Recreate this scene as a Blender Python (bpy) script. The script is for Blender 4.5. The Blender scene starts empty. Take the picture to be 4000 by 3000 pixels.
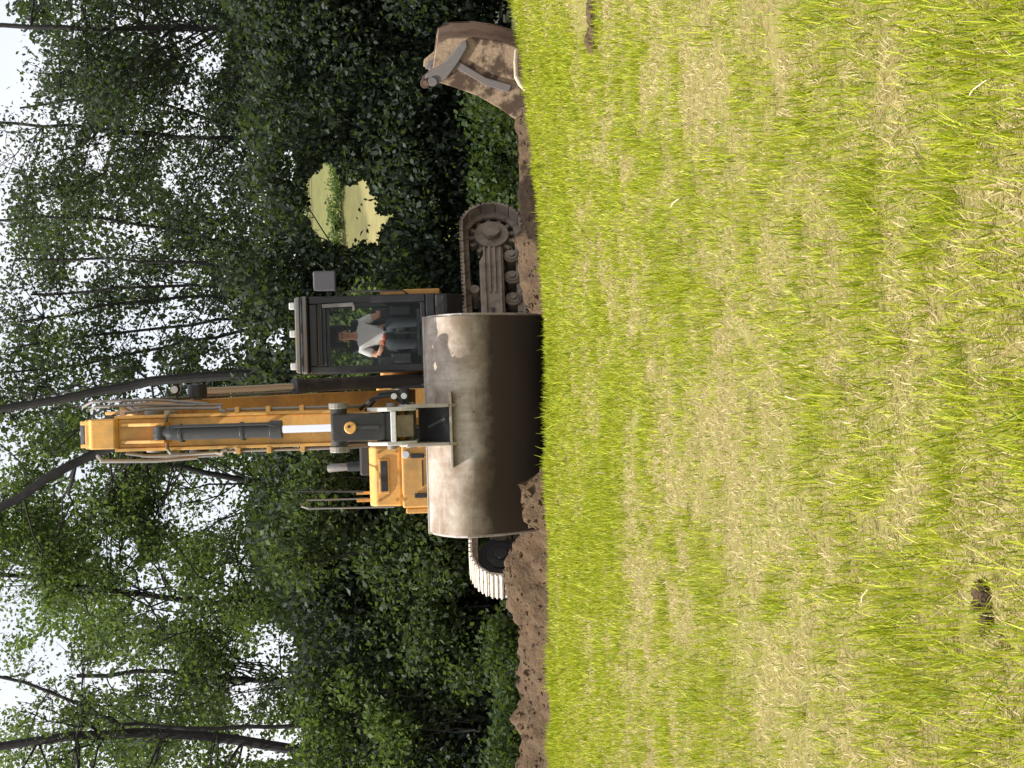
import bpy, bmesh, math, random
import numpy as np
from mathutils import Vector, Matrix
R = math.radians
random.seed(7); RNG = np.random.default_rng(11)
scene = bpy.context.scene
COL = scene.collection

# ------------------------------------------------------------------ camera (the photograph lies on its side: the camera is rolled a quarter turn)
FPX, EYE, ROLL, PITCH = 6250.0, 1.5, R(1.7), math.atan(100/6250)
_F = Vector((0, math.cos(PITCH), -math.sin(PITCH)))
_U0 = Vector((0, math.sin(PITCH), math.cos(PITCH))); _R0 = Vector((1, 0, 0))
IMR = _R0*math.cos(ROLL) - _U0*math.sin(ROLL)
IMU = _R0*math.sin(ROLL) + _U0*math.cos(ROLL)
EYEP = Vector((0, 0, EYE))
cam = bpy.data.cameras.new('camera'); cam_o = bpy.data.objects.new('camera', cam); COL.objects.link(cam_o)
cam.sensor_width = 36; cam.lens = 36*FPX/4000; cam.clip_start = 0.05; cam.clip_end = 2000
X, Y, Z = -IMU, IMR, -_F
cam_o.matrix_world = Matrix(((X.x, Y.x, Z.x, 0), (X.y, Y.y, Z.y, 0), (X.z, Y.z, Z.z, EYE), (0, 0, 0, 1)))
scene.camera = cam_o

# ------------------------------------------------------------------ sky, sun, exposure
SUN_DIR = Vector((-0.50, -0.14, 0.85)).normalized()          # towards the sun: high, from the left, a little in front
SUN_EL = math.asin(SUN_DIR.z)
w = bpy.data.worlds.new('World'); scene.world = w; w.use_nodes = True
nt = w.node_tree; nt.nodes.clear()
out = nt.nodes.new('ShaderNodeOutputWorld'); bg = nt.nodes.new('ShaderNodeBackground')
sky = nt.nodes.new('ShaderNodeTexSky'); sky.sky_type = 'NISHITA'; sky.sun_disc = False
sky.sun_elevation = SUN_EL; sky.sun_rotation = math.atan2(SUN_DIR.x, SUN_DIR.y); sky.dust_density = 2.0
tc = nt.nodes.new('ShaderNodeTexCoord'); cn = nt.nodes.new('ShaderNodeTexNoise'); cr = nt.nodes.new('ShaderNodeValToRGB')
cn.inputs['Scale'].default_value = 3.0; cn.inputs['Detail'].default_value = 7
cr.color_ramp.elements[0].position = .30; cr.color_ramp.elements[0].color = (.55, .55, .55, 1)
cr.color_ramp.elements[1].position = .62; cr.color_ramp.elements[1].color = (1, 1, 1, 1)
mx = nt.nodes.new('ShaderNodeMix'); mx.data_type = 'RGBA'
nt.links.new(tc.outputs['Generated'], cn.inputs['Vector']); nt.links.new(cn.outputs['Fac'], cr.inputs['Fac'])
nt.links.new(cr.outputs['Color'], mx.inputs['Factor']); nt.links.new(sky.outputs['Color'], mx.inputs['A'])
mx.inputs['B'].default_value = (5.6, 5.6, 5.75, 1)
nt.links.new(mx.outputs['Result'], bg.inputs['Color']); bg.inputs['Strength'].default_value = 0.13
nt.links.new(bg.outputs['Background'], out.inputs['Surface'])
sl = bpy.data.lights.new('sun', 'SUN'); sl.energy = 5.0; sl.angle = R(0.6); sl.color = (1, .95, .86)
so = bpy.data.objects.new('sun', sl); COL.objects.link(so)
so.rotation_euler = (-SUN_DIR).to_track_quat('-Z', 'Y').to_euler()
vs = scene.view_settings; vs.view_transform = 'Standard'; vs.look = 'None'; vs.exposure = 0.64; vs.gamma = 1
scene.cycles.max_bounces = 8; scene.cycles.transparent_max_bounces = 12; scene.cycles.transmission_bounces = 6
scene.cycles.use_denoising = True

# ------------------------------------------------------------------ helpers
def at(u, v, y):
    """world point at depth y seen at upright pixel (u right, v down) of the 3000x4000 photograph"""
    d = _F*FPX + IMR*(u-1500) + IMU*(2000-v)
    return EYEP + d*(y/d.y)
def proj(P):
    """upright pixels of an (n,3) array of world points"""
    q = P - np.array(EYEP); z = q @ np.array(_F)
    return 1500 + FPX*(q @ np.array(IMR))/z, 2000 - FPX*(q @ np.array(IMU))/z

def tag(o, label=None, cat=None, group=None, kind=None):
    if label: o['label'] = label
    if cat: o['category'] = cat
    if group: o['group'] = group
    if kind: o['kind'] = kind
    return o
def empty(name, loc, label=None, cat=None, group=None):
    o = bpy.data.objects.new(name, None); COL.objects.link(o); o.location = loc
    o.empty_display_size = .2
    return tag(o, label, cat, group)

def link(name, me, mat, parent=None):
    o = bpy.data.objects.new(name, me); COL.objects.link(o)
    if mat: me.materials.append(mat)
    if parent: o.parent = parent
    return o
def np_mesh(name, V, F, mat, parent=None, smooth=False, attrs=None):
    me = bpy.data.meshes.new(name); V = np.asarray(V, np.float32); F = np.asarray(F, np.int32)
    n = F.shape[1]
    me.vertices.add(len(V)); me.vertices.foreach_set('co', V.ravel())
    me.loops.add(F.size); me.loops.foreach_set('vertex_index', F.ravel())
    me.polygons.add(len(F)); me.polygons.foreach_set('loop_start', np.arange(len(F), dtype=np.int32)*n)
    me.polygons.foreach_set('loop_total', np.full(len(F), n, np.int32))
    if smooth: me.polygons.foreach_set('use_smooth', np.ones(len(F), bool))
    for k, a in (attrs or {}).items():
        at_ = me.attributes.new(k, 'FLOAT', 'POINT'); at_.data.foreach_set('value', np.asarray(a, np.float32))
    me.update(calc_edges=True)
    return link(name, me, mat, parent)

class MB:
    """collects boxes, prisms and tubes; build() links them as ONE mesh object"""
    def __init__(s): s.v, s.f, s.c = [], [], []
    def cut(s): s.c.append((len(s.v), len(s.f))); return s
    def parts(s, name, mat, parent=None, *a, **kw):
        """one object for every piece closed with cut()"""
        o, v0, f0 = [], 0, 0
        for v1, f1 in s.c:
            m = MB(); m.v = s.v[v0:v1]; m.f = [tuple(i-v0 for i in f) for f in s.f[f0:f1]]; o.append(m.build(name, mat, parent, *a, **kw)); v0, f0 = v1, f1
        return o
    def add(s, vs, fs):
        b = len(s.v); s.v += [tuple(p) for p in vs]; s.f += [tuple(i+b for i in f) for f in fs]; return s
    def box(s, x0, x1, y0, y1, z0, z1, m=None):
        p = [Vector((x, y, z)) for z in (z0, z1) for y in (y0, y1) for x in (x0, x1)]
        if m: p = [m @ q for q in p]
        return s.add(p, [(0,2,3,1), (4,5,7,6), (0,1,5,4), (2,6,7,3), (0,4,6,2), (1,3,7,5)])
    def bar(s, a, b, wx, wy, up=(0, 0, 1)):
        a, b = Vector(a), Vector(b); d = (b-a).normalized(); up = Vector(up)
        if abs(d.dot(up)) > .98: up = Vector((0, 1, 0))
        e = d.cross(up).normalized()*wx/2; g = e.cross(d).normalized()*wy/2
        p = [a-e-g, a+e-g, a+e+g, a-e+g, b-e-g, b+e-g, b+e+g, b-e+g]
        return s.add(p, [(3,2,1,0), (4,5,6,7), (0,1,5,4), (1,2,6,5), (2,3,7,6), (3,0,4,7)])
    def prism(s, poly, x0, x1, axis='x', w1=None):
        """poly of (y,z) extruded along x (axis x), or (x,z) along y, or (x,y) along z"""
        n = len(poly)
        def mk(a, b, t): return {'x': (t, a, b), 'y': (a, t, b), 'z': (a, b, t)}[axis]
        p = [mk(a, b, x0) for a, b in poly] + [mk(a, b, x1) for a, b in poly]
        return s.add(p, [tuple(range(n))[::-1], tuple(range(n, 2*n))] + [(i, (i+1) % n, n+(i+1) % n, n+i) for i in range(n)])
    def tube(s, pts, r, n=10, caps=True):
        pts = [Vector(p) for p in pts]; rs = r if isinstance(r, (list, tuple)) else [r]*len(pts)
        b = len(s.v); prev = None
        for i, p in enumerate(pts):
            d = (pts[min(i+1, len(pts)-1)] - pts[max(i-1, 0)]).normalized()
            if prev is None:
                e = d.cross(Vector((0, 0, 1)) if abs(d.z) < .9 else Vector((1, 0, 0))).normalized()
            else: e = (prev - d*prev.dot(d)).normalized()
            prev = e; g = d.cross(e)
            for k in range(n):
                a = 2*math.pi*k/n; s.v.append(tuple(p + (e*math.cos(a) + g*math.sin(a))*rs[i]))
        for i in range(len(pts)-1):
            for k in range(n):
                k2 = (k+1) % n; s.f.append((b+i*n+k, b+i*n+k2, b+(i+1)*n+k2, b+(i+1)*n+k))
        if caps:
            s.f.append(tuple(b+k for k in range(n))[::-1]); s.f.append(tuple(b+(len(pts)-1)*n+k for k in range(n)))
        return s
    def cyl(s, a, b, r, n=20): return s.tube([a, b], r, n)
    def ring(s, c, axis, r0, r1, h, n=24):
        """annulus block centred c along axis"""
        c = Vector(c); d = Vector(axis).normalized()
        e = d.cross(Vector((0, 0, 1)) if abs(d.z) < .9 else Vector((1, 0, 0))).normalized(); g = d.cross(e)
        b = len(s.v)
        for k in range(n):
            a = 2*math.pi*k/n; q = e*math.cos(a)+g*math.sin(a)
            for rr, hh in ((r0, -h/2), (r1, -h/2), (r1, h/2), (r0, h/2)): s.v.append(tuple(c + q*rr + d*hh))
        for k in range(n):
            for j in range(4):
                k2 = (k+1) % n; j2 = (j+1) % 4
                s.f.append((b+k*4+j, b+k2*4+j, b+k2*4+j2, b+k*4+j2))
        return s
    def build(s, name, mat, parent=None, bevel=0, smooth=False, seg=2, mtx=None, loc=None):
        me = bpy.data.meshes.new(name)
        v = s.v if mtx is None else [tuple(mtx @ Vector(p)) for p in s.v]
        if loc is not None: v = [tuple(Vector(p)-Vector(loc)) for p in v]
        me.from_pydata(v, [], s.f)
        bm = bmesh.new(); bm.from_mesh(me); bmesh.ops.recalc_face_normals(bm, faces=bm.faces); bm.to_mesh(me); bm.free()
        if smooth:
            for p in me.polygons: p.use_smooth = True
            me.set_sharp_from_angle(angle=R(38))
        o = link(name, me, mat, parent)
        if loc is not None: o.location = loc
        if bevel:
            m = o.modifiers.new('bevel', 'BEVEL'); m.width = bevel; m.segments = seg; m.limit_method = 'ANGLE'; m.angle_limit = R(35)
            if smooth or seg > 1: m.harden_normals = False
        return o

# ------------------------------------------------------------------ materials
def mat(name):
    m = bpy.data.materials.new(name); m.use_nodes = True
    n = m.node_tree; b = n.nodes['Principled BSDF']; return m, n, b
def nd(n, t, **kw):
    x = n.nodes.new(t)
    for k, v in kw.items():
        if k in x.inputs: x.inputs[k].default_value = v
        else: setattr(x, k, v)
    return x
def ramp(n, src, stops):
    r = n.nodes.new('ShaderNodeValToRGB'); el = r.color_ramp.elements
    while len(el) > 1: el.remove(el[-1])
    for i, (p, c) in enumerate(stops):
        e = el[0] if i == 0 else el.new(p)
        e.position = p; e.color = (*c, 1) if len(c) == 3 else c
    n.links.new(src, r.inputs['Fac']); return r.outputs['Color']
def noise(n, scale, detail=5, rough=.6, vec=None, out_='Fac'):
    x = nd(n, 'ShaderNodeTexNoise'); x.inputs['Scale'].default_value = scale; x.inputs['Detail'].default_value = detail
    x.inputs['Roughness'].default_value = rough
    n.links.new(vec if vec is not None else pos(n), x.inputs['Vector']); return x.outputs[out_]
def pos(n):
    g = n.nodes.get('GEO') or nd(n, 'ShaderNodeNewGeometry'); g.name = 'GEO'; return g.outputs['Position']
def mixc(n, f, a, b, mode='MIX'):
    x = n.nodes.new('ShaderNodeMix'); x.data_type = 'RGBA'; x.blend_type = mode
    for s, k in ((f, 'Factor'), (a, 'A'), (b, 'B')):
        if hasattr(s, 'links'): n.links.new(s, x.inputs[k])
        elif k == 'Factor': x.inputs[k].default_value = s
        else: x.inputs[k].default_value = (*s, 1)
    return x.outputs['Result']
def mth(n, op, a, b=0, clamp=False):
    x = n.nodes.new('ShaderNodeMath'); x.operation = op; x.use_clamp = clamp
    for i, s in enumerate((a, b)):
        if hasattr(s, 'links'): n.links.new(s, x.inputs[i])
        else: x.inputs[i].default_value = s
    return x.outputs[0]
def bump(n, b, h, strength=.3, dist=.01):
    x = nd(n, 'ShaderNodeBump'); x.inputs['Strength'].default_value = strength; x.inputs['Distance'].default_value = dist
    n.links.new(h, x.inputs['Height']); n.links.new(x.outputs['Normal'], b.inputs['Normal'])

def painted(name, base, dirt, amount=.45, rough=.5, metal=0, scale=3.0, var=.12, soft=.22):
    """paint or steel with its own dirt and wear patches"""
    m, n, b = mat(name)
    f1 = noise(n, scale, 8, .65); f2 = noise(n, scale*9, 4, .6)
    c0 = ramp(n, f2, [(.3, tuple(k*(1-var) for k in base)), (.7, tuple(min(1, k*(1+var)) for k in base))])
    lo = .72-amount*.5
    f = ramp(n, f1, [(lo, (0, 0, 0)), (min(.98, lo+soft), (1, 1, 1))])
    c = mixc(n, f, c0, dirt)
    n.links.new(c, b.inputs['Base Color'])
    rr = ramp(n, f, [(0, (rough,)*3), (1, (min(1, rough+.3),)*3)]); n.links.new(rr, b.inputs['Roughness'])
    b.inputs['Metallic'].default_value = metal
    bump(n, b, f2, .12, .004)
    return m
MUD = (.23, .15, .095); DUST = (.36, .28, .20)
M = {}
M['yellow'] = painted('yellow_paint', (.63, .335, .085), (.40, .24, .09), .5, .5)
M['yellow_boom'] = painted('yellow_paint_worn', (.55, .28, .068), (.31, .17, .07), .55, .55, scale=2.2)
M['black'] = painted('black_steel', (.018, .018, .02), (.07, .06, .05), .4, .45)
M['charcoal'] = painted('charcoal_paint', (.03, .031, .034), (.10, .095, .09), .35, .5)
M['grey'] = painted('grey_steel', (.20, .195, .19), (.26, .20, .15), .5, .5, metal=.3)
M['palegrey'] = painted('pale_grey_paint', (.55, .55, .54), (.30, .27, .23), .35, .5)
M['rubber'] = painted('rubber', (.015, .015, .015), (.06, .05, .045), .3, .7)
M['bucket'] = painted('worn_bucket_steel', (.43, .375, .32), (.20, .15, .11), .62, .8, scale=1.9, var=.14)
m = M['bucket']; n = m.node_tree; b = n.nodes['Principled BSDF']     # underside shade painted into the belly as near-black soil, with a ragged edge
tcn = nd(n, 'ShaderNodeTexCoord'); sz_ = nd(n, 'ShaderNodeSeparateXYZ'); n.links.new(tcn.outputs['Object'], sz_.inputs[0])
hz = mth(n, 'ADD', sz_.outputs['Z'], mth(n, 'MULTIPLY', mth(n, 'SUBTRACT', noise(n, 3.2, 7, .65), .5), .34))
src = b.inputs['Base Color'].links[0].from_socket
mp = nd(n, 'ShaderNodeMapping'); mp.inputs['Scale'].default_value = (13, 1.1, 1.1); n.links.new(tcn.outputs['Object'], mp.inputs['Vector'])
mp2 = nd(n, 'ShaderNodeMapping'); mp2.inputs['Scale'].default_value = (1.5, 30, 60); mp2.inputs['Rotation'].default_value = (0, .15, 0); n.links.new(tcn.outputs['Object'], mp2.inputs['Vector'])
src2 = mixc(n, ramp(n, noise(n, 1.0, 6, .7, mp.outputs[0]), [(.45, (0, 0, 0)), (.75, (.5, .5, .5))]), src, (.19, .125, .08))      # rust and soil runs
src2 = mixc(n, ramp(n, noise(n, 1.0, 4, .6, mp2.outputs[0]), [(.60, (0, 0, 0)), (.68, (.25, .25, .25))]), src2, (.52, .48, .44))      # scrapes along the back
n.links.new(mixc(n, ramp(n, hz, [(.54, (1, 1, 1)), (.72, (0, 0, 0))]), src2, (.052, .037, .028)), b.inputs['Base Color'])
M['bucketgrey'] = painted('grey_bucket_steel', (.40, .37, .345), (.27, .215, .17), .55, .45, scale=3, var=.1)
M['track'] = painted('dusty_track', (.25, .205, .155), (.11, .085, .065), .55, .8, scale=4)
M['shoe'] = painted('pale_sunlit_shoes', (.62, .57, .50), (.25, .19, .14), .45, .5, scale=5)  # sunlit look of the left track's shoes put into a paler colour
M['spare'] = painted('mud_caked_steel', (.27, .195, .125), (.07, .045, .028), .56, .85, scale=3.8, var=.28, soft=.09)
M['spareback'] = painted('rusty_bucket_back', (.21, .125, .075), (.10, .055, .03), .5, .8, scale=3)
M['sparegrey'] = painted('scuffed_steel', (.125, .115, .112), (.16, .11, .08), .5, .6)
M['cabpaint'] = painted('cab_black', (.012, .012, .014), (.035, .034, .036), .4, .4)
M['mirror'] = painted('mirror_shell', (.085, .085, .10), (.10, .10, .10), .2, .5)
M['leather'] = painted('seat_fabric', (.02, .02, .022), (.04, .04, .04), .3, .8)
m, n, b = mat('chrome'); b.inputs['Base Color'].default_value = (.85, .85, .86, 1); b.inputs['Metallic'].default_value = 1; b.inputs['Roughness'].default_value = .12
bump(n, b, noise(n, 20), .05, .002); M['chrome'] = m
m, n, b = mat('lamp_lens'); b.inputs['Base Color'].default_value = (.62, .63, .65, 1); b.inputs['Roughness'].default_value = .2
bump(n, b, noise(n, 120), .2, .002); M['lens'] = m
m, n, b = mat('glass')
tr = nd(n, 'ShaderNodeBsdfTransparent'); gl = nd(n, 'ShaderNodeBsdfGlossy'); gl.inputs['Roughness'].default_value = .03
tr.inputs['Color'].default_value = (.90, .92, .91, 1); gl.inputs['Color'].default_value = (.8, .85, .85, 1)
fr = nd(n, 'ShaderNodeFresnel'); fr.inputs['IOR'].default_value = 1.5
ms = nd(n, 'ShaderNodeMixShader'); n.links.new(mth(n, 'MULTIPLY', fr.outputs[0], .22), ms.inputs[0]); n.links.new(tr.outputs[0], ms.inputs[1]); n.links.new(gl.outputs[0], ms.inputs[2])
n.links.new(ms.outputs[0], n.nodes['Material Output'].inputs['Surface']); M['glass'] = m

def flat(name, c, rough=.7, var=.15, scale=30, sub=0):
    m, n, b = mat(name); f = noise(n, scale, 4)
    n.links.new(ramp(n, f, [(.3, tuple(k*(1-var) for k in c)), (.7, tuple(min(1, k*(1+var)) for k in c))]), b.inputs['Base Color'])
    b.inputs['Roughness'].default_value = rough; bump(n, b, f, .15, .004); return m
M['skin'] = flat('skin', (.52, .27, .18), .5, .06); M['shirt'] = flat('white_shirt', (.70, .67, .70), .85, .05, 12)
M['hair'] = flat('dark_hair', (.012, .010, .009), .6, .3, 80); M['trousers'] = flat('dark_trousers', (.035, .04, .05), .9)
M['red'] = flat('orange_red_hand', (.50, .10, .04), .7)
M['bark'] = flat('bark', (.015, .014, .0135), .95, .5, 9); M['straw'] = flat('dry_straw', (.62, .54, .36), .7, .1)
M['pale'] = flat('pale_pipe', (.50, .42, .30), .6, .2)

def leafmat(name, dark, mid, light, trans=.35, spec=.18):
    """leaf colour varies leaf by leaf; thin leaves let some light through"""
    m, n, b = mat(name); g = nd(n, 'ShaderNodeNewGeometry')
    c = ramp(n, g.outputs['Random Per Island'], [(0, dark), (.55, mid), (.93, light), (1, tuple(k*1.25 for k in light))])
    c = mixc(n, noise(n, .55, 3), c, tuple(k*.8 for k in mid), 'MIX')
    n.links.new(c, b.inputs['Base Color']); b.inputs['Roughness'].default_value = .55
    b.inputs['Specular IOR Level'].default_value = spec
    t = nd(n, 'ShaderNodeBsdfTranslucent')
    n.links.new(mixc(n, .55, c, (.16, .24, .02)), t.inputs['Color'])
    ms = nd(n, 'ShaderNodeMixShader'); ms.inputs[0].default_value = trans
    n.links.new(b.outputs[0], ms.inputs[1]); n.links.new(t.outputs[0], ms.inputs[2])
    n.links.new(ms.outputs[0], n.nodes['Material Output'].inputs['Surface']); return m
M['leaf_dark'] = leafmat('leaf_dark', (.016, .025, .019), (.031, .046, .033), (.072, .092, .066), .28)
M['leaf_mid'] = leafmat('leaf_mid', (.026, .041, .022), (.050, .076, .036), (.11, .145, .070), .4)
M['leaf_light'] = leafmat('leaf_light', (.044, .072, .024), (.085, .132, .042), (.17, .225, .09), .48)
M['weed'] = leafmat('weed', (.020, .036, .013), (.036, .062, .021), (.07, .105, .04), .35)

# grass blades: green or straw, from an attribute fixed on each blade
m, n, b = mat('grass_blades')
g = nd(n, 'ShaderNodeNewGeometry'); a = nd(n, 'ShaderNodeAttribute'); a.attribute_name = 'green'
cg = ramp(n, g.outputs['Random Per Island'], [(0, (.13, .19, .006)), (.22, (.26, .30, .01)), (.55, (.37, .42, .016)), (.88, (.54, .56, .055)), (1, (.13, .24, .008))])
cs = ramp(n, g.outputs['Random Per Island'], [(0, (.28, .20, .08)), (.25, (.45, .36, .16)), (.55, (.56, .48, .235)), (.85, (.66, .56, .33)), (1, (.20, .13, .06))])
c = mixc(n, a.outputs['Fac'], cs, cg)
n.links.new(c, b.inputs['Base Color']); b.inputs['Roughness'].default_value = .55; b.inputs['Specular IOR Level'].default_value = .25
t = nd(n, 'ShaderNodeBsdfTranslucent'); n.links.new(c, t.inputs['Color'])
ms = nd(n, 'ShaderNodeMixShader'); ms.inputs[0].default_value = .3
n.links.new(b.outputs[0], ms.inputs[1]); n.links.new(t.outputs[0], ms.inputs[2]); n.links.new(ms.outputs[0], n.nodes['Material Output'].inputs['Surface'])
M['grass'] = m

def soilmat():
    m, n, b = mat('turned_soil')
    f = noise(n, 5, 9, .7); f2 = noise(n, 28, 5, .65)
    c = ramp(n, f, [(.25, (.030, .017, .008)), (.5, (.080, .046, .021)), (.75, (.14, .088, .044))])
    c = mixc(n, ramp(n, f2, [(.35, (0, 0, 0)), (.75, (.5, .5, .5))]), c, (.17, .112, .06))
    n.links.new(c, b.inputs['Base Color']); b.inputs['Roughness'].default_value = .95
    bump(n, b, mth(n, 'ADD', f2, f), .8, .05); return m
M['soil'] = soilmat()

# ------------------------------------------------------------------ terrain
def vnoise(x, y, s, seed=0):
    """smooth value noise 0..1 on arrays"""
    x = np.asarray(x, float)*s+seed*17.3; y = np.asarray(y, float)*s+seed*9.1
    xi, yi = np.floor(x).astype(int), np.floor(y).astype(int); fx, fy = x-xi, y-yi
    fx = fx*fx*(3-2*fx); fy = fy*fy*(3-2*fy)
    def h(a, b):
        k = (a*374761393 + b*668265263 + seed*1442695041) & 0xffffffff
        k = ((k ^ (k >> 13))*1274126177) & 0xffffffff
        return ((k ^ (k >> 16)) & 0xffff)/65535.0
    return (h(xi, yi)*(1-fx)+h(xi+1, yi)*fx)*(1-fy) + (h(xi, yi+1)*(1-fx)+h(xi+1, yi+1)*fx)*fy
def sst(a, b, x):
    t = np.clip((x-a)/(b-a), 0, 1); return t*t*(3-2*t)
CREST = 13.8; PIT = 0.92
def crest_z(x):
    return np.interp(x, [-6, -3.3, -1.5, 0, 1.2, 2.4, 3.0, 3.4, 5], [1.00, 1.00, .975, .945, .96, 1.03, 1.09, 1.15, 1.25])
def gz(x, y):
    x = np.asarray(x, float); y = np.asarray(y, float)
    t = np.clip(y/CREST, -1.0, 1.0)
    lawn = crest_z(x)*t + .05*np.sin(t*math.pi)*(t > 0)
    lawn = lawn + (vnoise(x, y, .9, 3)-.5)*.05*sst(0, 3, y)*(1-sst(11, 13, y))
    lawn = lawn + (vnoise(x, 0*y, 2.1, 77)-.5)*.045*sst(12.2, 13.6, y)
    k = sst(CREST+.05, CREST+1.0, y + .25*(vnoise(x, y*0, 1.3, 5)-.5))
    far = sst(3.2, 4.6, x)*.2*(1-sst(17, 22, y))
    z = lawn*(1-k) + (PIT+far)*k
    hill = sst(44, 118, y)*13.5 + .015*np.clip(y-118, 0, 400)
    z = z + hill*(1+.12*(vnoise(x, y, .02, 8)-.5)) + (vnoise(x, y, .25, 6)-.5)*.14*sst(23, 30, y)
    return z
def axis_pts(segs):
    p = []
    for a, b, n_ in segs: p += list(np.linspace(a, b, n_, endpoint=False))
    return np.array(p + [segs[-1][1]])
gx = axis_pts([(-400, -60, 12), (-60, -10, 25), (-10, 10, 161), (10, 60, 25), (60, 400, 12)])
gy = axis_pts([(-40, 0, 10), (0, 13, 90), (13, 16, 50), (16, 30, 60), (30, 130, 60), (130, 900, 16)])
GX, GY = np.meshgrid(gx, gy); V = np.stack([GX.ravel(), GY.ravel(), gz(GX, GY).ravel()], 1)
nx = len(gx); I = (np.arange(len(gy)-1)[:, None]*nx + np.arange(nx-1)[None]).ravel()
F = np.stack([I, I+1, I+nx+1, I+nx], 1)
m, n, b = mat('ground')
sp = nd(n, 'ShaderNodeSeparateXYZ'); n.links.new(pos(n), sp.inputs[0]); y_ = sp.outputs['Y']; x_ = sp.outputs['X']
wob = mth(n, 'MULTIPLY', mth(n, 'SUBTRACT', noise(n, 1.5, 3), .5), .5)
fl = noise(n, 22, 6, .7)
lawn_c = mixc(n, noise(n, 1.1, 4), ramp(n, fl, [(.3, (.14, .10, .04)), (.7, (.30, .235, .10))]), ramp(n, fl, [(.3, (.12, .125, .015)), (.7, (.25, .25, .035))]))
fs = noise(n, 4, 9, .7)
soil_c = ramp(n, fs, [(.25, (.034, .020, .010)), (.5, (.078, .047, .022)), (.75, (.13, .083, .042))])
wood_c = ramp(n, noise(n, 2.5, 6), [(.3, (.020, .026, .012)), (.7, (.05, .055, .025))])
yw = mth(n, 'ADD', y_, wob)
def band(e0, e1): 
    x = nd(n, 'ShaderNodeMapRange'); x.inputs['From Min'].default_value = e0; x.inputs['From Max'].default_value = e1
    n.links.new(yw, x.inputs['Value']); return x.outputs[0]
c = mixc(n, band(13.9, 14.1), lawn_c, soil_c)
c = mixc(n, band(23.6, 24.6), c, wood_c)
hw = mth(n, 'ADD', y_, mth(n, 'MULTIPLY', noise(n, .08, 3), 14))
hr = nd(n, 'ShaderNodeMapRange'); hr.inputs['From Min'].default_value = 50; hr.inputs['From Max'].default_value = 130; n.links.new(hw, hr.inputs['Value'])
hill_c = ramp(n, hr.outputs[0], [(.0, (.12, .15, .02)), (.22, (.28, .29, .05)), (.40, (.30, .30, .07)), (.41, (.52, .42, .25)), (.455, (.54, .43, .26)), (.465, (.26, .22, .10)), (.60, (.33, .29, .12)), (.70, (.27, .25, .09)), (.72, (.12, .09, .04)), (.735, (.42, .34, .15)), (1, (.48, .37, .17))])
hill_c = mixc(n, .5, hill_c, ramp(n, noise(n, 1.2, 6), [(.3, (.25, .25, .25)), (.7, (.8, .8, .8))]), 'MULTIPLY')
hill_c = mixc(n, 1.0, hill_c, (.50, .55, .33), 'MULTIPLY')
c = mixc(n, band(46, 54), c, hill_c)
n.links.new(c, b.inputs['Base Color']); b.inputs['Roughness'].default_value = .95
bump(n, b, mth(n, 'ADD', fl, fs), .5, .03)
ground = np_mesh('ground', V, F, m, smooth=True); tag(ground, kind='structure')

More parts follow.
